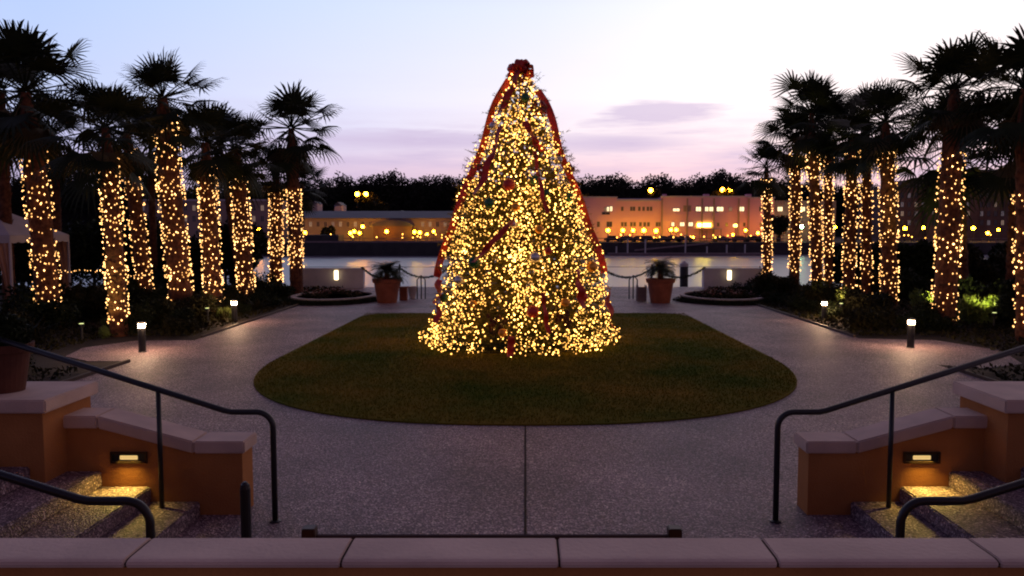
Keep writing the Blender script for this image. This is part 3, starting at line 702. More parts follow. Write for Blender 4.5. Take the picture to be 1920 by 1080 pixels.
# lights
patches = [(rnd.uniform(0, 2*PI), rnd.uniform(.2, 5.0), rnd.uniform(.16, .30)) for _ in range(46)]
patches += [(-PI/2-.34, .62, .34), (-PI/2+.33, .85, .26), (-PI/2+.55, .12, .25), (-PI/2-.30, .10, .25), (-PI/2-1.0, .45, .26), (-PI/2-.95, 3.0, .28)]
hot = [(-PI/2+.15, 1.75, .45), (-PI/2+.05, 2.9, .4), (-PI/2-.05, 2.2, .4), (-PI/2+.6, .25, .25), (-PI/2-1.2, .2, .3), (-PI/2, 4.8, .4), (-PI/2+.3, 3.3, .3), (-PI/2+.1, 1.2, .4)]
P = []; Nn = []; z = 5.98; a = 0.
def near(lst, a, z, rr):
    for pa, pz, pr in lst:
        da = (a-pa+PI) % (2*PI)-PI
        if (da*rr)**2+(z-pz)**2 < pr*pr: return True
    return False
while z > .07:
    rr = float(TR(z, a)); n_ = 1
    if near(hot, a, z, rr): n_ = rnd.choice((1, 2, 2, 3))
    elif near(patches, a, z, rr): n_ = 1 if rnd.random() < .15 else 0
    elif rnd.random() < .22: n_ = 0
    for _ in range(n_):
        q = rr*(1.03-.34*rnd.random()**1.5); aa = a+rnd.uniform(-.05, .05)/max(rr, .2); zz = z+rnd.gauss(0, .05)
        P.append((q*math.cos(aa), q*math.sin(aa), max(.04, zz))); Nn.append((math.cos(aa), math.sin(aa), 0))
    da = .074/max(rr, .12); a += da; z -= da/(2*PI)*.074
for _ in range(330):   # skirt of lights on the grass
    aa = rnd.uniform(0, 2*PI); q = rnd.uniform(1.8, 2.3)+.16*math.sin(5*aa)
    if near(patches, aa, .1, 2.2): continue
    P.append((q*math.cos(aa), q*math.sin(aa), rnd.uniform(.03, .28))); Nn.append((math.cos(aa), math.sin(aa), 0))
print('tree bulbs', len(P))
string_lights((TX, TY, .035), P, Nn, .0162, 'thousands of warm yellow lights covering the Christmas tree', M['bulb'], ICO, None)

# ribbons
def ribbon(z0, a0, z1, a1, label, wd=.13, out=1.04, wav=.05, n=26, radial=False):
    t = thing('ribbon', (TX, TY, .035), label, 'ribbon', 'red ribbons on the Christmas tree')
    V = []; Fc = []
    for k in range(n+1):
        u = k/n; z = z0+(z1-z0)*u; a = a0+(a1-a0)*u; rr = float(TR(z))*out+wav*math.sin(u*n*.55)*.8
        c = Vector((rr*math.cos(a), rr*math.sin(a), z)); tang = Vector((-math.sin(a), math.cos(a), 0)); nrm = Vector((math.cos(a), math.sin(a), .3)).normalized()
        tw = .5*math.sin(u*7+a0*3); d = (tang*math.cos(tw)+nrm*math.sin(tw)) if not radial else (Vector((nrm.x, nrm.y, .35))+tang*.3*math.sin(u*9)).normalized(); h = d.cross(Vector((0, .3, 1))).normalized()*.004
        V += [c-d*wd/2-h, c+d*wd/2-h, c+d*wd/2+h, c-d*wd/2+h]
    for k in range(n):
        o = k*4
        for j in range(4): Fc.append((o+j, o+(j+1) % 4, o+4+(j+1) % 4, o+4+j))
    Fc += [(0, 1, 2, 3), (n*4+3, n*4+2, n*4+1, n*4)]
    MB().add(V, Fc).build('ribbon_strip', M['ribbon'], t)
A = -PI/2
for z0, a0, z1, a1, lab in [
    (5.85, A-1.2, 1.5, A-1.48, 'long red ribbon running down the left outline of the tree'),
    (5.6, A+1.15, 1.6, A+1.45, 'long red ribbon running down the right outline of the tree'),
    (6.0, A-.3, 5.0, A-.7, 'short bright red ribbon just below the top on the left'),
    (4.75, A-.5, 3.3, A-.75, 'red ribbon on the upper left of the tree face'),
    (4.85, A+.1, 4.2, A+.45, 'short slanting red ribbon on the upper middle of the tree'),
    (4.2, A+.28, 2.9, A+.35, 'thin red ribbon hanging right of the centre at mid height'),
    (2.75, A-.10, 1.9, A-.50, 'slanting red ribbon left of the centre at mid height'),
    (1.75, A+.62, .95, A+.66, 'bright red ribbon on the lower right of the tree'),
    (1.35, A+1.15, .35, A+1.12, 'broad red ribbon at the lower right edge of the tree'),
    (1.5, A-1.0, .6, A-.96, 'red ribbon on the lower left of the tree'),
    (1.9, A-1.35, .9, A-1.5, 'dark red ribbon on the lower left outline of the tree'),
    (1.3, A+.22, .5, A+.26, 'narrow red ribbon low on the middle of the tree'),
    (.45, A-.08, .08, A-.08, 'short red ribbon end hanging at the foot of the tree')]:
    ribbon(z0, a0, z1, a1, lab, wd=.09 if 'thin' in lab or 'narrow' in lab else (.16 if 'long' in lab else .15), out=1.0 if ('long' in lab or 'outline' in lab) else 1.10, radial='long' in lab)
# baubles and bows
def onTree(px, py, out=1.03):
    """point on the tree's camera-facing surface seen at this spot"""
    z = wp(px, py, TY-1)[1]; 
    for _ in range(6):
        r0 = float(TR(max(z, .02)))*out; xx = (px-CX)/F*17.2-TX; s_ = max(-1, min(1, xx/r0)); yy = -r0*math.sqrt(1-s_*s_); z = wp(px, py, TY+yy)[1]
    return Vector((TX+xx, TY+yy, z))
balls = [(955, 346, .13, 'ribbon', 'red bauble high on the left of the tree face'), (1003, 338, .11, 'green', 'green bauble high on the right of the tree face'),
         (920, 381, .12, 'green', 'dark green bauble left of the middle of the tree'), (1022, 362, .10, 'green', 'small green bauble above the bright middle lights'),
         (893, 492, .13, 'green', 'large green bauble at the left of mid height'), (1002, 482, .11, 'silver', 'silver bauble at the centre of the tree'),
         (968, 388, .09, 'gold', 'gold bauble in the middle above the centre'), (865, 525, .10, 'silver', 'silver bauble near the left outline'),
         (998, 584, .13, 'ribbon', 'bright red bauble low in the middle of the tree'), (1088, 556, .12, 'ribbon', 'red bauble at the lower right of the tree'),
         (925, 236, .09, 'silver', 'silver bauble near the top left outline'), (985, 183, .10, 'green', 'green bauble just under the tree top'),
         (945, 624, .09, 'gold', 'gold bauble low and left of the centre'), (1056, 567, .09, 'gold', 'gold bauble low and right of the centre'),
         (1066, 370, .10, 'green', 'green bauble near the right outline'), (835, 558, .10, 'green', 'green bauble near the lower left outline'),
         (1010, 430, .09, 'gold', 'gold bauble right of the centre line'), (1108, 500, .12, 'gold', 'orange gold bauble near the right outline'),
         (892, 570, .08, 'gold', 'small gold bauble at the lower left'), (1026, 470, .08, 'ribbon', 'small red bauble beside the silver centre bauble'),
         (963, 420, .08, 'silver', 'small silver bauble left of the bright middle'), (1048, 300, .08, 'silver', 'small silver bauble on the upper right slope')]
M['green'] = mat('green_bauble', (.01, .10, .03), .25, None, spec=.6); M['silver'] = mat('silver_bauble', (.6, .55, .55), .3, metal=.7); M['gold'] = mat('gold_bauble', (.75, .32, .05), .3, metal=.6)
for px, py, r_, mm, lab in balls:
    p = onTree(px, py); t = thing('bauble', p, lab, 'bauble', 'baubles on the Christmas tree')
    MB().lathe([(.001, -r_)]+[(r_*math.cos(x), r_*math.sin(x)) for x in np.linspace(-1.4, 1.35, 12)], 18).build('ball', M[mm], t, smooth=True)
    MB().lathe([(.02, r_*.96), (.02, r_+.02), (.008, r_+.03)], 8).build('hanger', M['brass'], t)
# topper: cluster of red bow loops with dark berries
tp_ = thing('tree_topper', (TX, TY, 6.06), 'red bow cluster with dark berries on the top of the tree', 'tree topper')
bw = MB()
for k in range(12):
    a = k*2*PI/12+.2; el = rnd.uniform(-.3, .9); D = Vector((math.cos(a)*math.cos(el), math.sin(a)*math.cos(el), math.sin(el))); q = D.orthogonal().normalized(); e = D.cross(q)
    pts = [D*(.05+.23*(1-math.cos(u))/2*1.0) + q*(.085*math.sin(u)) for u in np.linspace(0, 2*PI, 13)]
    V = []; Fc = []
    for j, p in enumerate(pts): V += [p-e*.05, p+e*.05]
    for j in range(len(pts)-1): Fc.append((2*j, 2*j+1, 2*j+3, 2*j+2))
    bw.add(V, Fc)
bw.build('bow', M['ribbon'], tp_, recalc=False)
be = MB()
for k in range(16):
    a = k*2.4; zz = -.2+.36*k/15+rnd.uniform(-.03, .03); q = rnd.uniform(.10, .19) if zz < .1 else rnd.uniform(.03, .10); cx_, cy_ = q*math.cos(a), q*math.sin(a)
    be.lathe([(.001, zz-.055), (.045, zz-.035), (.06, zz), (.045, zz+.04), (.001, zz+.06)], 8, cx_, cy_)
be.build('berry_cluster', M['darkred'], tp_); tp_.scale = (1.12, 1.12, 1.15)
# dark cone bunch at the right shoulder and other dark decorations
for px, py, r_, lab in ((1012, 205, .20, 'dark bunch of cones on the right shoulder of the tree'), (905, 318, .14, 'dark bunch of cones on the upper left slope of the tree'), (1068, 315, .14, 'dark bunch of cones on the upper right slope'),
                   (935, 605, .24, 'dark bunch of cones low on the left of the centre'), (1052, 600, .22, 'dark bunch of cones low on the right of the centre')):
    p = onTree(px, py, .98); b_ = MB()
    for k in range(22):
        d = Vector((rnd.gauss(0, 1), rnd.gauss(0, 1), rnd.gauss(0, 1))).normalized()*r_*rnd.uniform(.4, .95)
        b_.lathe([(.001, d.z-.05), (.035, d.z-.03), (.04, d.z), (.02, d.z+.04), (.001, d.z+.055)], 7, d.x, d.y)
    o = b_.build('cone_bunch', M['darkred'] if py < 330 else M['bark']); o.location = p; tag(o, lab, 'cone bunch', 'cone bunches on the Christmas tree')

# ------------------------------------------------------------------ planting beds: shrubs, ground cover, hedges
SH = []
for k in range(5):
    r = np.random.RandomState(100+k); bl = []
    for j in range(7): bl.append((r.uniform(-.45, .45), r.uniform(-.4, .4), r.uniform(.18, .5), r.uniform(.2, .38), r.uniform(.2, .38), r.uniform(.15, .32)))
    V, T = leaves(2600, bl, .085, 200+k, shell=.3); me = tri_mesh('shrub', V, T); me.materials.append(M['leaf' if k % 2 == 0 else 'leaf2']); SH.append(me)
for k in range(2):   # spiky grass-like clumps
    Vv = []; Ff = []; r = random.Random(300+k)
    for j in range(150):
        a = r.uniform(0, 2*PI); ln_ = r.uniform(.4, .85); e = r.uniform(.5, 1.4); o_ = len(Vv); b0 = Vector((r.gauss(0, .08), r.gauss(0, .08), 0)); d = Vector((math.cos(a)*math.cos(e), math.sin(a)*math.cos(e), math.sin(e))); s_ = Vector((-math.sin(a), math.cos(a), 0))*.012
        m1 = b0+d*ln_*.55; m2 = b0+d*ln_-Vector((0, 0, .16)); m2.z = max(m2.z, .03); Vv += [b0-s_, b0+s_, m1+s_, m1-s_, m2]; Ff += [(o_, o_+1, o_+2, o_+3), (o_+3, o_+2, o_+4)]
    me = bpy.data.meshes.new('spiky'); me.from_pydata([tuple(v) for v in Vv], [], Ff); me.materials.append(M['leaf2']); SH.append(me)
stem_me = MB().tube([(0, 0, 0), (.02, 0, .3)], .02, 5).build('stem', M['twig']); sm = stem_me.data; bpy.data.objects.remove(stem_me)
def shrub(x, y, sc_, k, label, zs=1.0, group=None, m=None):
    t = thing('shrub', (x, y, 0), label, 'shrub', group, rz=rnd.uniform(0, 6))
    me = SH[k % len(SH)]
    if m is not None: me = me.copy(); me.materials.clear(); me.materials.append(m)
    f = link('foliage', me, None, t); f.scale = (sc_, sc_, sc_*zs); s_ = link('stem', sm, None, t); s_.scale = (sc_,)*3
    return t
def row(pts, lab, group):
    for i, (x, y, s_, zs) in enumerate(pts): shrub(x, y, s_, rnd.randrange(7), lab, zs, group)
# left: front row beside the path
row([(-8.5-.35*abs(math.sin(k*2.1)), 19.6+k*.95, rnd.uniform(.7, 1.05), rnd.uniform(.7, 1.0)) for k in range(9)], 'dark shrub in the row edging the left bed beside the path', 'shrubs edging the left bed')
row([(-9.9-.6*math.sin(k*1.7), 19.9+k*.95, rnd.uniform(.95, 1.35), rnd.uniform(.8, 1.1)) for k in range(13)], 'dark shrub of the middle row among the left palm trunks', 'shrubs among the left palms')
row([(-8.9-.5*k, 13.2+.2*math.sin(k*3), rnd.uniform(.6, .9), .8) for k in range(9)], 'low dark shrub behind the left pedestal', 'shrubs behind the left pedestal')
row([(-9.4-.75*k, 14.6+.3*math.sin(k*3), rnd.uniform(.7, 1.0), .8) for k in range(8)], 'low dark shrub between the left pedestal and the gravel patch', 'shrubs before the left gravel patch')
row([(-11.4-.9*k, 18.2+.6*math.sin(k*2), rnd.uniform(1.1, 1.5), .85) for k in range(7)], 'dark shrub round the foot of the leftmost palms', 'shrubs round the leftmost palms')
# right
row([(8.7+.35*abs(math.sin(k*2.1)), 20.0+k*.95, rnd.uniform(.7, 1.1), rnd.uniform(.7, 1.0)) for k in range(13)], 'dark shrub in the row edging the right bed beside the path', 'shrubs edging the right bed')
row([(10.1+.6*math.sin(k*1.7), 20.2+k*.95, rnd.uniform(1.0, 1.5), rnd.uniform(.8, 1.1)) for k in range(14)], 'dark shrub of the middle row among the right palm trunks', 'shrubs among the right palms')
row([(9.0+.5*k, 12.6+.25*math.sin(k*3), rnd.uniform(.6, .9), .8) for k in range(9)], 'low dark shrub behind the right pedestal', 'shrubs behind the right pedestal')
row([(10.6+.7*k, 14.2+.3*math.sin(k*3), rnd.uniform(.8, 1.1), .8) for k in range(6)], 'low dark shrub between the right pedestal and the gravel patch', 'shrubs before the right gravel patch')
row([(11.9+.8*k, 17.6+.8*math.sin(k*2), rnd.uniform(1.1, 1.5), .9) for k in range(6)], 'dark shrub beside the foot of the rightmost palms', 'shrubs round the rightmost palms')
# second line of taller shrubs, giving depth to both beds
row([(-12.6-.5*math.sin(k*2.2)-.12*k, 20.5+k*1.15, rnd.uniform(1.3, 1.8), rnd.uniform(.8, 1.1)) for k in range(12)], 'tall dark shrub of the back row behind the left palms', 'tall shrubs behind the left palms')
row([(13.2+.5*math.sin(k*2.2)+.1*k, 20.0+k*1.2, rnd.uniform(1.3, 1.8), rnd.uniform(.8, 1.1)) for k in range(12)], 'tall dark shrub of the back row behind the right palms', 'tall shrubs behind the right palms')
# shrubs lit from below by small garden spots
def uplit(px, py, Y, sc_, lab, slab, e=6):
    x, _ = wp(px, py, Y); shrub(x, Y, sc_, 2, lab, 1.5, None, M['leaf_uplit'])
    t = thing('garden_spotlight', (x-.1, Y-.85, .35), slab, 'spotlight')
    MB().lathe([(.03, -.25), (.03, 0), (.055, .02), (.06, .10)], 10).build('housing', M['black'], t); MB().lathe([(.05, .101), (.05, .108)], 10).build('lens', M['spot'], t)
    la = bpy.data.lights.new('spot_beam', 'SPOT'); la.energy = e*60; la.color = (1, .90, .26); la.spot_size = math.radians(60); la.shadow_soft_size = .04; la.spot_blend = .6
    lo = bpy.data.objects.new('spot_beam', la); col.objects.link(lo); lo.parent = t; lo.location = (0, 0, .13); d = Vector((.1, .75, .45)); lo.rotation_euler = d.to_track_quat('-Z', 'Y').to_euler()
uplit(1838, 555, 21.4, .85, 'upright shrub lit bright green from below at the right', 'small garden spotlight under the bright green right shrub', 5)
uplit(1740, 560, 23.2, .85, 'small lit shrub just left of the tallest right palm', 'small garden spotlight left of the tallest right palm', 3)
uplit(1562, 588, 24.0, .45, 'small lit shrub behind the farther right bollard', 'small garden spotlight behind the farther right bollard', 3)
uplit(418, 600, 22.6, .4, 'small dimly lit shrub beside the farther left bollard', 'small garden spotlight beside the farther left bollard', .25)
uplit(198, 615, 19.0, .3, 'tiny lit shrub at the foot of the second left palm', 'small garden spotlight at the foot of the second left palm', 1.5)
# ground cover
for s, lab in ((-1, 'left'), (1, 'right')):
    n = 26000; x = s*nr.uniform(7.95, 17, n); y = nr.uniform(12.0, 35.5, n)
    k = ~((np.abs(x) < 9.9) & (y > 14.6) & (y < 19.0)) & ~(((x-(-7.05 if s < 0 else 7.25))/1.9)**2+((y-29.5)/2.5)**2 < 1); x, y = x[k], y[k]; n = len(x)
    bl = np.stack([x, y, np.full(n, .06)], 1); d = nr.normal(size=(n, 3)); d[:, 2] = np.abs(d[:, 2])*.6+.2; d /= np.linalg.norm(d, axis=1)[:, None]; q = np.cross(d, nr.normal(size=(n, 3))); q /= np.linalg.norm(q, axis=1)[:, None]
    sz_ = nr.uniform(.06, .14, (n, 1)); V = np.stack([bl, bl+d*sz_*.5+q*sz_*.25, bl+d*sz_, bl+d*sz_*.5-q*sz_*.25], 1).reshape(-1, 3)
    o = link('ground_cover', tri_mesh('ground_cover', V, np.arange(4*n).reshape(-1, 4)), M['leaf2']); tag(o, 'low leafy ground cover under the %s palms' % lab, 'ground cover', kind='stuff')
# tall hedges / small trees closing the garden on both sides
def bigbush(x, y, rx, ry, h, seed, lab, m='leaf', n=11000):
    r = np.random.RandomState(seed); bl = []
    for j in range(20): bl.append((r.uniform(-rx, rx)*.8, r.uniform(-ry, ry)*.7, r.uniform(.12, .8)*h, rx*r.uniform(.25, .4), ry*r.uniform(.35, .6), h*r.uniform(.18, .28)))
    V, T = leaves(n, bl, .19, seed, shell=.2); t = thing('hedge_tree', (x, y, 0), lab, 'bush')
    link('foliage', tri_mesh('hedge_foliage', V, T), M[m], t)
    for j in range(3): MB().tube([(rx*.4*(j-1), 0, 0), (rx*.42*(j-1), .1, h*.55)], [.08, .04], 6).build('trunk', M['twig'], t)
for k, (px0, px1, pt, Y) in enumerate([(-140, 40, 398, 34), (30, 160, 412, 35), (140, 270, 405, 34.5), (250, 350, 400, 35), (335, 440, 408, 34), (400, 480, 425, 34)]):
    x0 = (px0-CX)/F*Y; x1 = (px1-CX)/F*Y; h = wp(0, pt, Y)[1]
    bigbush((x0+x1)/2, Y, (x1-x0)/2*1.15, 1.2, h, 400+k, 'tall dark bush closing the left garden behind the palms, %s from the left' % ordn(k))
for k, (px0, px1, pt, Y) in enumerate([(1560, 1650, 455, 34.5), (1640, 1730, 452, 33), (1720, 1810, 448, 32), (1800, 1900, 458, 31), (1880, 2010, 450, 32)]):
    x0 = (px0-CX)/F*Y; x1 = (px1-CX)/F*Y; h = wp(0, pt, Y)[1]
    bigbush((x0+x1)/2, Y, (x1-x0)/2*1.15, 1.2, h, 500+k, 'tall dark bush closing the right garden behind the palms, %s from the left' % ordn(k), 'leaf2' if k == 3 else 'leaf')

# ------------------------------------------------------------------ marquee at far left
mq = thing('marquee', (-16.95, 25.5, 0), 'white peaked marquee with tied back drapes at the far left', 'marquee')
hx = 1.55
MB().add([(-hx, -hx, 2.42), (hx, -hx, 2.42), (hx, hx, 2.42), (-hx, hx, 2.42), (-.08, -.08, 3.3), (.08, -.08, 3.3), (.08, .08, 3.3), (-.08, .08, 3.3)],
         [(0, 1, 5, 4), (1, 2, 6, 5), (2, 3, 7, 6), (3, 0, 4, 7), (4, 5, 6, 7)]).build('roof', M['canvas'], mq)
for a_, b_ in (((-hx, -hx), (hx, -hx)), ((hx, -hx), (hx, hx)), ((-hx, hx), (hx, hx)), ((-hx, -hx), (-hx, hx))):
    V = []; Fc = []; n = 24
    for k in range(n+1):
        u = k/n; x = a_[0]+(b_[0]-a_[0])*u; y = a_[1]+(b_[1]-a_[1])*u; V += [(x, y, 2.418), (x, y, 2.22-.04*abs(math.sin(u*PI*8)))]
    for k in range(n): Fc.append((2*k, 2*k+1, 2*k+3, 2*k+2))
    MB().add(V, Fc).build('valance', M['canvas'], mq)
for x, y in ((-hx, -hx), (hx, -hx), (hx, hx), (-hx, hx)):
    MB().tube([(x*.985, y*.985, 0), (x*.985, y*.985, 2.4)], .04, 8).build('pole', M['canvas'], mq)
    V = []; Fc = []; sg_ = -1 if x > 0 else 1
    for j in range(9):
        u = j/8; wd = .5*(1-u)**2+.14 if u < .65 else .16+.25*(u-.65)
        for k in range(9): q = k/8; V.append((x*.985+sg_*wd*q+.1*sg_*0, y*.97+.05*math.sin(q*16), 2.35*(1-u)+.02))
    for j in range(8):
        for k in range(8): Fc.append((j*9+k, j*9+k+1, (j+1)*9+k+1, (j+1)*9+k))
    MB().add(V, Fc).build('drape', M['drape'], mq)

# ------------------------------------------------------------------ far shore
def rect(px0, py0, px1, py1, Y):
    x0, z1 = wp(px0, py0, Y); x1, z0 = wp(px1, py1, Y); return x0, x1, z0, z1
def window(par, px0, py0, px1, py1, Y, m, fm='frame'):
    x0, x1, z0, z1 = rect(px0, py0, px1, py1, Y); ox = par.location
    fr = MB(); b_ = .10
    x0 -= ox.x; x1 -= ox.x; y = Y-ox.y
    fr.box(x0-b_, x1+b_, y-.10, y-.002, z1, z1+b_); fr.box(x0-b_, x1+b_, y-.16, y-.002, z0-b_, z0); fr.box(x0-b_, x0, y-.10, y-.002, z0, z1); fr.box(x1, x1+b_, y-.10, y-.002, z0, z1)
    xm = (x0+x1)/2; fr.box(xm-.04, xm+.04, y-.08, y-.03, z0, z1)
    f = fr.build('window', M[fm], par); MB().box(x0, x1, y-.03, y-.004, z0, z1).build('pane', M[m], f)
YB = 200.0
x0, x1, z0, z1 = rect(1094, 371, 1564, 470, YB)
pb = thing('riverfront_building', (40, YB, -.3), 'long pink three storey riverfront building with lit windows across the river', 'building')
pb.location = (40, YB, 0)
def blk(par, px0, py0, px1, Y, dp, m, name='wall', zb=-.3):
    x0, x1, _, z1 = rect(px0, py0, px1, 450, Y); return MB().box(x0-par.location.x, x1-par.location.x, Y-par.location.y, Y-par.location.y+dp, zb, z1).build(name, M[m], par)
blk(pb, 1094, 371, 1156, YB-.6, 20, 'pink'); blk(pb, 1156.5, 377, 1239, YB, 20, 'pink'); blk(pb, 1239.5, 370, 1405, YB-.4, 20, 'pink'); blk(pb, 1405.5, 372, 1450, YB, 20, 'pink'); blk(pb, 1450.5, 376, 1566, YB+1, 20, 'pale')
blk(pb, 1156.5, 372, 1239, YB+3, 10, 'roofp', 'roof_parapet', 9.0)
for a_, b_, t_, Y in ((1093, 1157, 371, YB-.6), (1156, 1240, 377, YB), (1239, 1406, 370, YB-.4), (1405, 1451, 372, YB)):
    xa_, xb_, _, zz = rect(a_, t_, b_, 450, Y); MB().box(xa_-40, xb_-40, Y-YB-.25, Y-YB+.4, zz+.003, zz+.35).build('coping', M['roofp'], pb)
for px in (1241, 1288, 1316, 1338, 1384.5, 1403):
    xa_, xb_, _, zz = rect(px-.7, 372, px+.7, 450, YB-.4); MB().box(xa_-40, xb_-40, -.75, -.405, -.3, zz).build('pilaster', M['frame'], pb)
for px, w_ in ((1246, 5), (1324, 8), (1403, 7)):
    xa_, xb_, _, zz = rect(px-w_/2, 364, px+w_/2, 450, YB+4); MB().box(xa_-40, xb_-40, 3.6, 5.5, 9.5, zz).build('chimney', M['pink'], pb)
for wv in [(1133, 389, 1137, 396, 'litdim'), (1138, 388, 1142, 396, 'litwin'), (1144, 387, 1148, 396, 'litwin'), (1129, 398, 1143, 402, 'dglass')]: window(pb, *wv[:4], YB-.6, wv[4])
for x in (1165, 1182, 1187, 1197, 1205, 1213, 1219): window(pb, x, 388, x+3.4, 395, YB, 'dglass')
for x in (1165, 1171, 1182, 1188, 1199, 1207, 1214, 1230, 1235): window(pb, x, 417, x+3.6, 424, YB, 'dglass')
for x in (1120, 1138, 1143): window(pb, x, 416, x+4, 425, YB-.6, 'dglass')
for x, w_ in ((1262, 12), (1305, 9), (1322, 6), (1330, 7), (1344, 12), (1385, 10)): window(pb, x, 388 if x != 1262 else 391, x+w_, 396, YB-.4 if x < 1400 else YB, 'litwin')
window(pb, 1367, 389, 1372, 396, YB-.4, 'litdim'); window(pb, 1282, 386, 1295, 396, YB-.4, 'frame')
for x, w_ in ((1259, 5), (1275, 8), (1291, 8)): window(pb, x, 417, x+w_, 424, YB-.4, 'litwin')
for x in (1345, 1361, 1394): window(pb, x, 418, x+3, 424, YB-.4, 'dglass')
window(pb, 1374, 420, 1384, 426, YB-.4, 'litwin')
for x, m_ in ((1424, 'dglass'), (1458, 'litwin'), (1500, 'litwin')): window(pb, x, 388, x+(9 if m_ == 'litwin' else 4), 396, YB+1 if x > 1451 else YB, m_)
for x in (1425, 1440): window(pb, x, 418, x+4, 425, YB, 'dglass')
# lit entrance canopy
en = MB(); x0, x1, z0, z1 = rect(1308, 415, 1352, 432, 197)
MB().box(x0-40, x1-40, -4.5, -.41, z0+.3, z0+.55).build('entrance_canopy', M['roofp'], pb)
MB().box(x0-40+.6, x1-40-2.0, -.62, -.405, z0+.9, z1-.5).build('lit_sign_panel', M['bigglow'], pb)
for x in np.linspace(x0+.3, x1-.3, 4): MB().tube([(x-40, -4.3, -.3), (x-40, -4.3, z0+.3)], .12, 6).build('canopy_post', M['frame'], pb)

# low sheds on the left
lb = thing('riverfront_shed', (-35, 190, 0), 'long low riverfront building with dark roof left of the tree across the river', 'building')
x0, x1, z0, z1 = rect(556, 409, 862, 440, 190)
MB().box(x0+35, x1+35, 0, 16, -.3, z1).build('wall', M['pale'], lb)
zr = rect(556, 399, 862, 440, 190)[3]
MB().prism_x([(-.8, z1+.003), (16.8, z1+.003), (8, zr+.6)], x0+34, x1+36).build('roof', M['roofd'], lb)
for k, px in enumerate(range(566, 850, 14)):
    if 700 < px < 790: continue
    window(lb, px, 416, px+5, 425, 190, ['dglass', 'litdim', 'dglass', 'dglass', 'litblue', 'litdim'][k % 6])
gb = thing('gabled_pavilion', (-28, 186, 0), 'brown pavilion with curved gable in front of the low building across the river', 'pavilion')
x0, x1, z0, z1 = rect(700, 424, 772, 440, 186); xm = (x0+x1)/2+28; hw = (x1-x0)/2; zt_ = rect(700, 413, 772, 440, 186)[3]
MB().box(xm-hw, xm+hw, 0, 3.4, -.3, z1).build('wall', M['brick'], gb)
MB().prism_y([(xm-hw*1.08, z1+.003)]+[(xm+hw*1.08*math.sin(u), z1+.003+(zt_-z1)*math.cos(u)) for u in np.linspace(-1.35, 1.35, 13)]+[(xm+hw*1.08, z1+.003)], -.3, 3.6).build('roof', M['roofd'], gb)
lb2 = thing('pale_building', (-75, 225, 0), 'pale two storey building behind the left palms across the river', 'building')
x0, x1, z0, z1 = rect(255, 377, 512, 440, 225); MB().box(x0+75, x1+75, 0, 18, -.3, z1).build('wall', M['pale'], lb2); MB().box(x0+74.7, x1+75.3, -.3, 18.3, z1+.003, z1+.5).build('coping', M['roofp'], lb2)
for k, px in enumerate(range(265, 505, 16)):
    window(lb2, px, 385, px+6, 395, 225, ['litblue', 'dglass', 'litdim', 'dglass'][k % 4]); window(lb2, px, 405, px+6, 415, 225, ['dglass', 'litdim', 'dglass', 'litwin'][k % 4])
# small chapel-like white houses in the trees
for k, (px, py, w_, h_) in enumerate([(590, 382, 10, 14), (634, 385, 14, 12), (752, 396, 4, 8)]):
    x0, x1, z0, z1 = rect(px-w_/2, py, px+w_/2, py+h_, 235); hs = thing('white_house', ((x0+x1)/2, 235, 0), ['small pale house at the left of the dark wooded slope', 'pale gabled house above the dark roof, left of the tree', 'tiny pale chimney stack house above the low dark roof'][k], 'house')
    hw = (x1-x0)/2; MB().box(-hw, hw, 0, 6, 0, z1).build('wall', M['roofp'], hs); MB().prism_y([(-hw*1.1, z1+.003), (hw*1.1, z1+.003), (0, z1+hw*.9)], -.3, 6.3).build('roof', M['roofd'], hs)
# dark brick block right
rb = thing('brick_building', (119, 215, 0), 'tall dark brick building behind the right hand palms across the river', 'building')
for px0, py, px1, dy in ((1668, 352, 1740, 2), (1740.5, 332, 1830, 0), (1830.5, 322, 1925, 1), (1925.5, 345, 2010, 2)):
    x0, x1, _, z1 = rect(px0, py, px1, 440, 215+dy); MB().box(x0-119, x1-119, dy, dy+20, -.3, z1).build('wall', M['brick'], rb); MB().box(x0-119-.1, x1-119+.1, dy-.4, dy+1, z1+.003, z1+.6).build('cornice', M['roofd'], rb)
kk = 0
for px in list(range(1676, 1735, 13))+list(range(1748, 1826, 13))+list(range(1838, 1920, 13)):
    for py in (345, 362, 379, 396, 413):
        if px < 1740 and py < 360: continue
        kk += 1; dy = 2 if px < 1740 else (0 if px < 1830 else 1)
        window(rb, px, py, px+5, py+9, 215+dy, 'litdim' if kk % 7 == 0 else ('litblue' if kk % 3 == 0 else 'dglass'), 'bframe')
# wall/retaining edge of the far quay with timber fenders
fq = thing('far_quay_rail', (0, 176, 0), 'long rail along the far river embankment', 'railing')
MB().box(-120, 140, -.05, .05, .55, .68).build('top_rail', M['dock'], fq)
pm = MB()
for k in range(88): pm.box(-118+k*2.95, -118+k*2.95+.12, -.04, .04, -.3, .55)
o = pm.build('posts', M['dock'], fq); tag(o, kind='stuff')
# street lamps along the far shore
lampm = {}
def street(px, py, kind, Y=186, r=.26, label='', post=True):
    r *= 1.5; x, z = wp(px, py, Y); t = thing('street_lamp', (x, Y, 0), label, 'street lamp', 'street lamps across the river'); zb = -.3 if post else z-4
    MB().tube([(0, 0, zb), (0, 0, z-r*.8)], .08, 6).build('post', M['black'], t)
    MB().lathe([(.02, z-r)]+[(r*math.cos(u), z+r*math.sin(u)) for u in np.linspace(-1.2, 1.2, 7)]+[(.02, z+r)], 10).build('lantern', M[kind], t)
pos = lambda i, n: '%s from the left' % (ordn(i) if i < 10 else str(i+1)+'th')
left = [(486, 432, 'street', .5), (572, 436, 'streety', .3), (657, 437, 'streety', .32), (664, 434, 'streety', .3), (674, 437, 'streety', .28), (680, 425, 'street', .32), (725, 434, 'street', .34), (777, 435, 'streety', .32), (787, 436, 'streety', .32), (801, 439, 'street', .22), (813, 434, 'street', .26)]
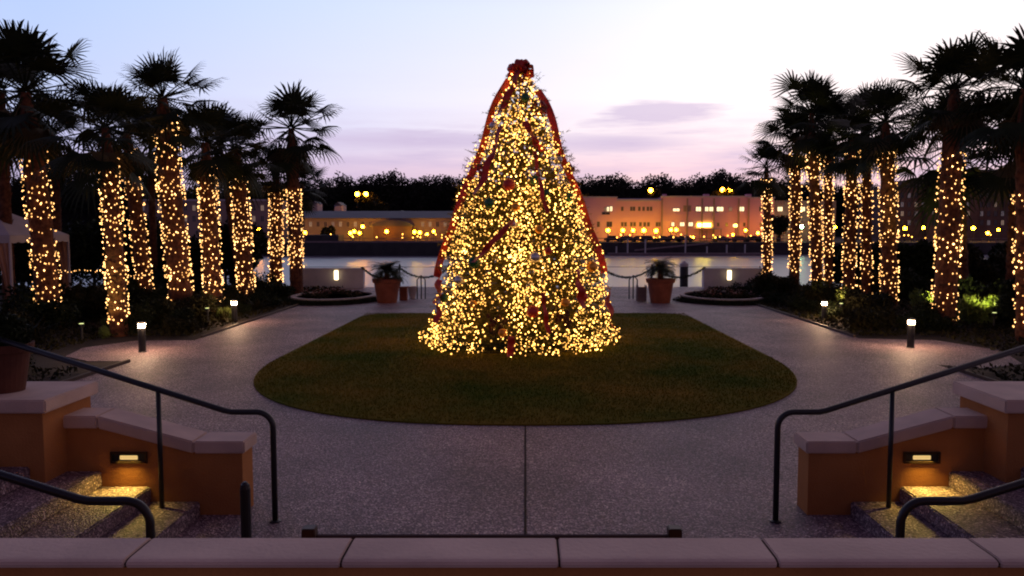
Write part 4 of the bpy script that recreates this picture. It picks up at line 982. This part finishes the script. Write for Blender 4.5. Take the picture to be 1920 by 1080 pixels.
for i, (px, py, kd, r_) in enumerate(left): street(px, py, kd, 184, r_*.75, 'glowing street lamp across the river left of the tree, %s' % pos(i, 0))
right = [(1140, 432, 'streety', .34), (1168, 432, 'streety', .32), (1187, 432, 'streety', .3), (1207, 432, 'streety', .38), (1230, 433, 'streety', .36), (1258, 431, 'streety', .28), (1268, 431, 'streety', .3), (1300, 445, 'street', .2), (1379, 423, 'streety', .26), (1398, 432, 'street', .24), (1374, 440, 'street', .22), (1421, 437, 'street', .26), (1457, 425, 'street', .42), (1503, 425, 'streetg', .36), (1566, 426, 'streety', .26), (1697, 428, 'streety', .34), (1731, 427, 'streety', .34), (1825, 428, 'streety', .36), (1872, 431, 'streety', .26), (1852, 437, 'street', .3)]
for i, (px, py, kd, r_) in enumerate(right): street(px, py, kd, 195, r_*.8, 'glowing street lamp across the river right of the tree, %s' % pos(i, 0))
for px, py, lab in ((670, 364, 'left lamp of the pair high in the dark trees left of the tree'), (686, 364, 'right lamp of the pair high in the dark trees left of the tree'), (1220, 357, 'lamp in the dark trees above the pink building'), (1355, 356, 'left lamp of the pair above the pink building roof'), (1368, 357, 'right lamp of the pair above the pink building roof')):
    street(px, py, 'street', 232, .42, lab, False)
# trees lit by those lamps
for k, (px0, px1, pt, pb_, Y, lab) in enumerate([(668, 735, 362, 400, 234, 'broad tree lit orange by the pair of lamps left of the tree'), (1338, 1380, 352, 372, 234, 'round tree lit orange above the pink building roof'), (1440, 1482, 400, 446, 188, 'small dark tree in front of the pale end of the pink building'), (606, 622, 424, 448, 182, 'small dark cypress on the far bank left of the tree'), (1212, 1240, 352, 372, 236, 'small tree by the single lamp above the pink building')]):
    x0, x1, z0, z1 = rect(px0, pt, px1, pb_, Y); r = np.random.RandomState(600+k); hw = (x1-x0)/2; hh_ = z1-z0
    bl = [(r.uniform(-hw, hw)*.6, r.uniform(-2, 2), z0+hh_*r.uniform(.3, .75), hw*.5, 2.2, hh_*.3) for _ in range(7)]
    V, T = leaves(2400, bl, .7, 600+k, shell=.2); t = thing('shore_tree', ((x0+x1)/2, Y, 0), lab, 'tree'); link('crown', tri_mesh('shore_crown', V, T), M['leaf2'], t); MB().tube([(0, 0, -.3), (0, 0, z0+hh_*.5)], [.5, .3], 8).build('trunk', M['twig'], t)
# little lanterns / cafe tables along River Street
for k in range(46):
    px = rnd.choice([rnd.uniform(1125, 1440), rnd.uniform(560, 840), rnd.uniform(1690, 1900)]); x, z = wp(px, rnd.uniform(439, 447), 180)
    t = thing('quay_lantern', (x, 180, -.3), 'tiny glowing lantern on a low post along the far quay', 'lantern', 'small lanterns along the far quay')
    MB().box(-.04, .04, -.04, .04, 0, z+.18).build('post', M['black'], t); MB().lathe([(.03, z+.18), (.12, z+.24), (.12, z+.42), (.03, z+.48)], 8).build('lamp_glass', M['cafe'], t)
# cafe umbrellas and parked cars in front of the pink building
for k, px in enumerate([1150, 1176, 1200, 1216, 1244, 1262, 1284, 1352, 1388, 1412, 1432]):
    x, z = wp(px, 441, 183); t = thing('parked_car', (x, 183, -.3), 'small dark parked car on the far quay, %s from the left' % pos(k, 0), 'car', 'cars parked along the far quay')
    MB().add([(-2.1, -.85, .35), (2.1, -.85, .35), (2.1, .85, .35), (-2.1, .85, .35), (-2.1, -.85, .85), (2.1, -.85, .8), (2.1, .85, .8), (-2.1, .85, .85), (-1.5, -.75, 1.0), (1.2, -.75, .95), (1.2, .75, .95), (-1.5, .75, 1.0), (-1.0, -.65, 1.42), (.5, -.65, 1.42), (.5, .65, 1.42), (-1.0, .65, 1.42)],
             [(0, 1, 2, 3), (0, 1, 5, 4), (1, 2, 6, 5), (2, 3, 7, 6), (3, 0, 4, 7), (4, 5, 9, 8), (5, 6, 10, 9), (6, 7, 11, 10), (7, 4, 8, 11), (8, 9, 13, 12), (9, 10, 14, 13), (10, 11, 15, 14), (11, 8, 12, 15), (12, 13, 14, 15)]).build('body', M[['hull', 'dglass', 'brick'][k % 3]], t)
    for wx in (-1.3, 1.3):
        for wy in (-.86, .68): MB().add([(wx+.33*math.cos(u), wy+v_, .33+.33*math.sin(u)) for v_ in (0, .18) for u in np.linspace(0, 2*PI, 13)[:-1]], [tuple(range(12)), tuple(range(23, 11, -1))]+[(j, (j+1) % 12, 12+(j+1) % 12, 12+j) for j in range(12)]).build('wheel', M['black'], t)
# docks on the far side
dk = thing('floating_dock', (0, 168, 0), 'long floating dock with pale piles in front of the pink building', 'dock')
xa_, _ = wp(1140, 470, 168); xb_, _ = wp(1450, 470, 168)
MB().box(xa_, xb_, -1, 1, -2.95, -2.35).build('deck', M['dock'], dk)
x1_, z1_ = wp(1190, 468, 170); x2_, z2_ = wp(1330, 455, 172.5); MB().add([(x1_, 1.2, z1_), (x2_, 4.5, z2_), (x2_, 5.5, z2_), (x1_, 2.2, z1_), (x1_, 1.2, z1_-.3), (x2_, 4.5, z2_-.3), (x2_, 5.5, z2_-.3), (x1_, 2.2, z1_-.3)], [(0, 1, 2, 3), (4, 5, 6, 7), (0, 1, 5, 4), (2, 3, 7, 6), (0, 3, 7, 4), (1, 2, 6, 5)]).build('gangway', M['dock'], dk)
for px, pt in ((1176, 448), (1209, 449), (1284, 440), (1324, 462), (1361, 459), (1395, 458), (1155, 462)):
    x, z = wp(px, pt, 168); MB().tube([(x, -.8, -3.6), (x, -.8, z)], .16, 8).build('pile', M['pile'], dk)
bg_ = thing('barge', (-45, 166, -2.9), 'long dark barge moored against the far bank left of the tree', 'barge')
xa_ = wp(470, 470, 166)[0]+45; xb_ = wp(848, 470, 166)[0]+45; zt_ = wp(600, 455, 166)[1]+2.9
MB().prism_y([(xa_, .3), (xa_+1.5, -.4), (xb_-2, -.4), (xb_, .6), (xb_, zt_), (xa_, zt_)], 0, 8).build('hull', M['hull'], bg_)
MB().box(xa_+1, xb_-1, .05, .25, zt_+.003, zt_+.35).build('gunwale', M['dock'], bg_)
x, z = wp(610, 446, 168); MB().box(x+45-4, x+45+3, 1, 6, zt_+.003, zt_+1.6).build('deckhouse', M['hull'], bg_)
# wooded skyline
o = MB()
prof_px = [(-300, 335), (0, 338), (120, 335), (300, 350), (460, 350), (600, 338), (680, 331), (760, 333), (860, 333), (960, 340), (1080, 338), (1130, 332), (1180, 340), (1240, 334), (1300, 338), (1360, 322), (1420, 335), (1500, 345), (1640, 350), (1800, 345), (2000, 340), (2300, 345)]
YT = 310
bl = []; r = np.random.RandomState(900)
pxx = np.array([p[0] for p in prof_px]); pyy = np.array([p[1] for p in prof_px])
for px in np.arange(-300, 2300, 11):
    py = np.interp(px, pxx, pyy)+r.uniform(-3, 4)+7-13*abs(math.sin(px*.031+1.3*math.sin(px*.011)))**.6; x, z = wp(px, py, YT); rr_ = r.uniform(2.2, 4.2); bl.append((x, YT+r.uniform(-5, 5)-YT, z-rr_*.9, r.uniform(2.4, 4.5), 4, rr_)); 
    for q in range(3): bl.append((x+r.uniform(-2, 2), r.uniform(-6, 3), z-rr_-r.uniform(0, 6), r.uniform(3, 5), 4, 4.2))
V, T = leaves(150000, bl, 1.1, 901, shell=.2); o = link('woodland', tri_mesh('woodland', V, T), M['farwood']); o.location = (0, YT, 0); tag(o, 'dark wooded skyline beyond the riverfront buildings', 'woodland', kind='stuff')
hv = []; n = 120
for k in range(n+1):
    px = -900+k*4200/n; py = np.interp(px, pxx, pyy)+15; x, z = wp(px, py, YT+8); hv += [(x, YT+8, -.3), (x, YT+8, z), (x, YT+260, z*.8)]
hf = []
for k in range(n): hf += [(3*k, 3*k+3, 3*k+4, 3*k+1), (3*k+1, 3*k+4, 3*k+5, 3*k+2)]
o = MB().add(hv, hf).build('hill', M['hill']); tag(o, kind='structure')
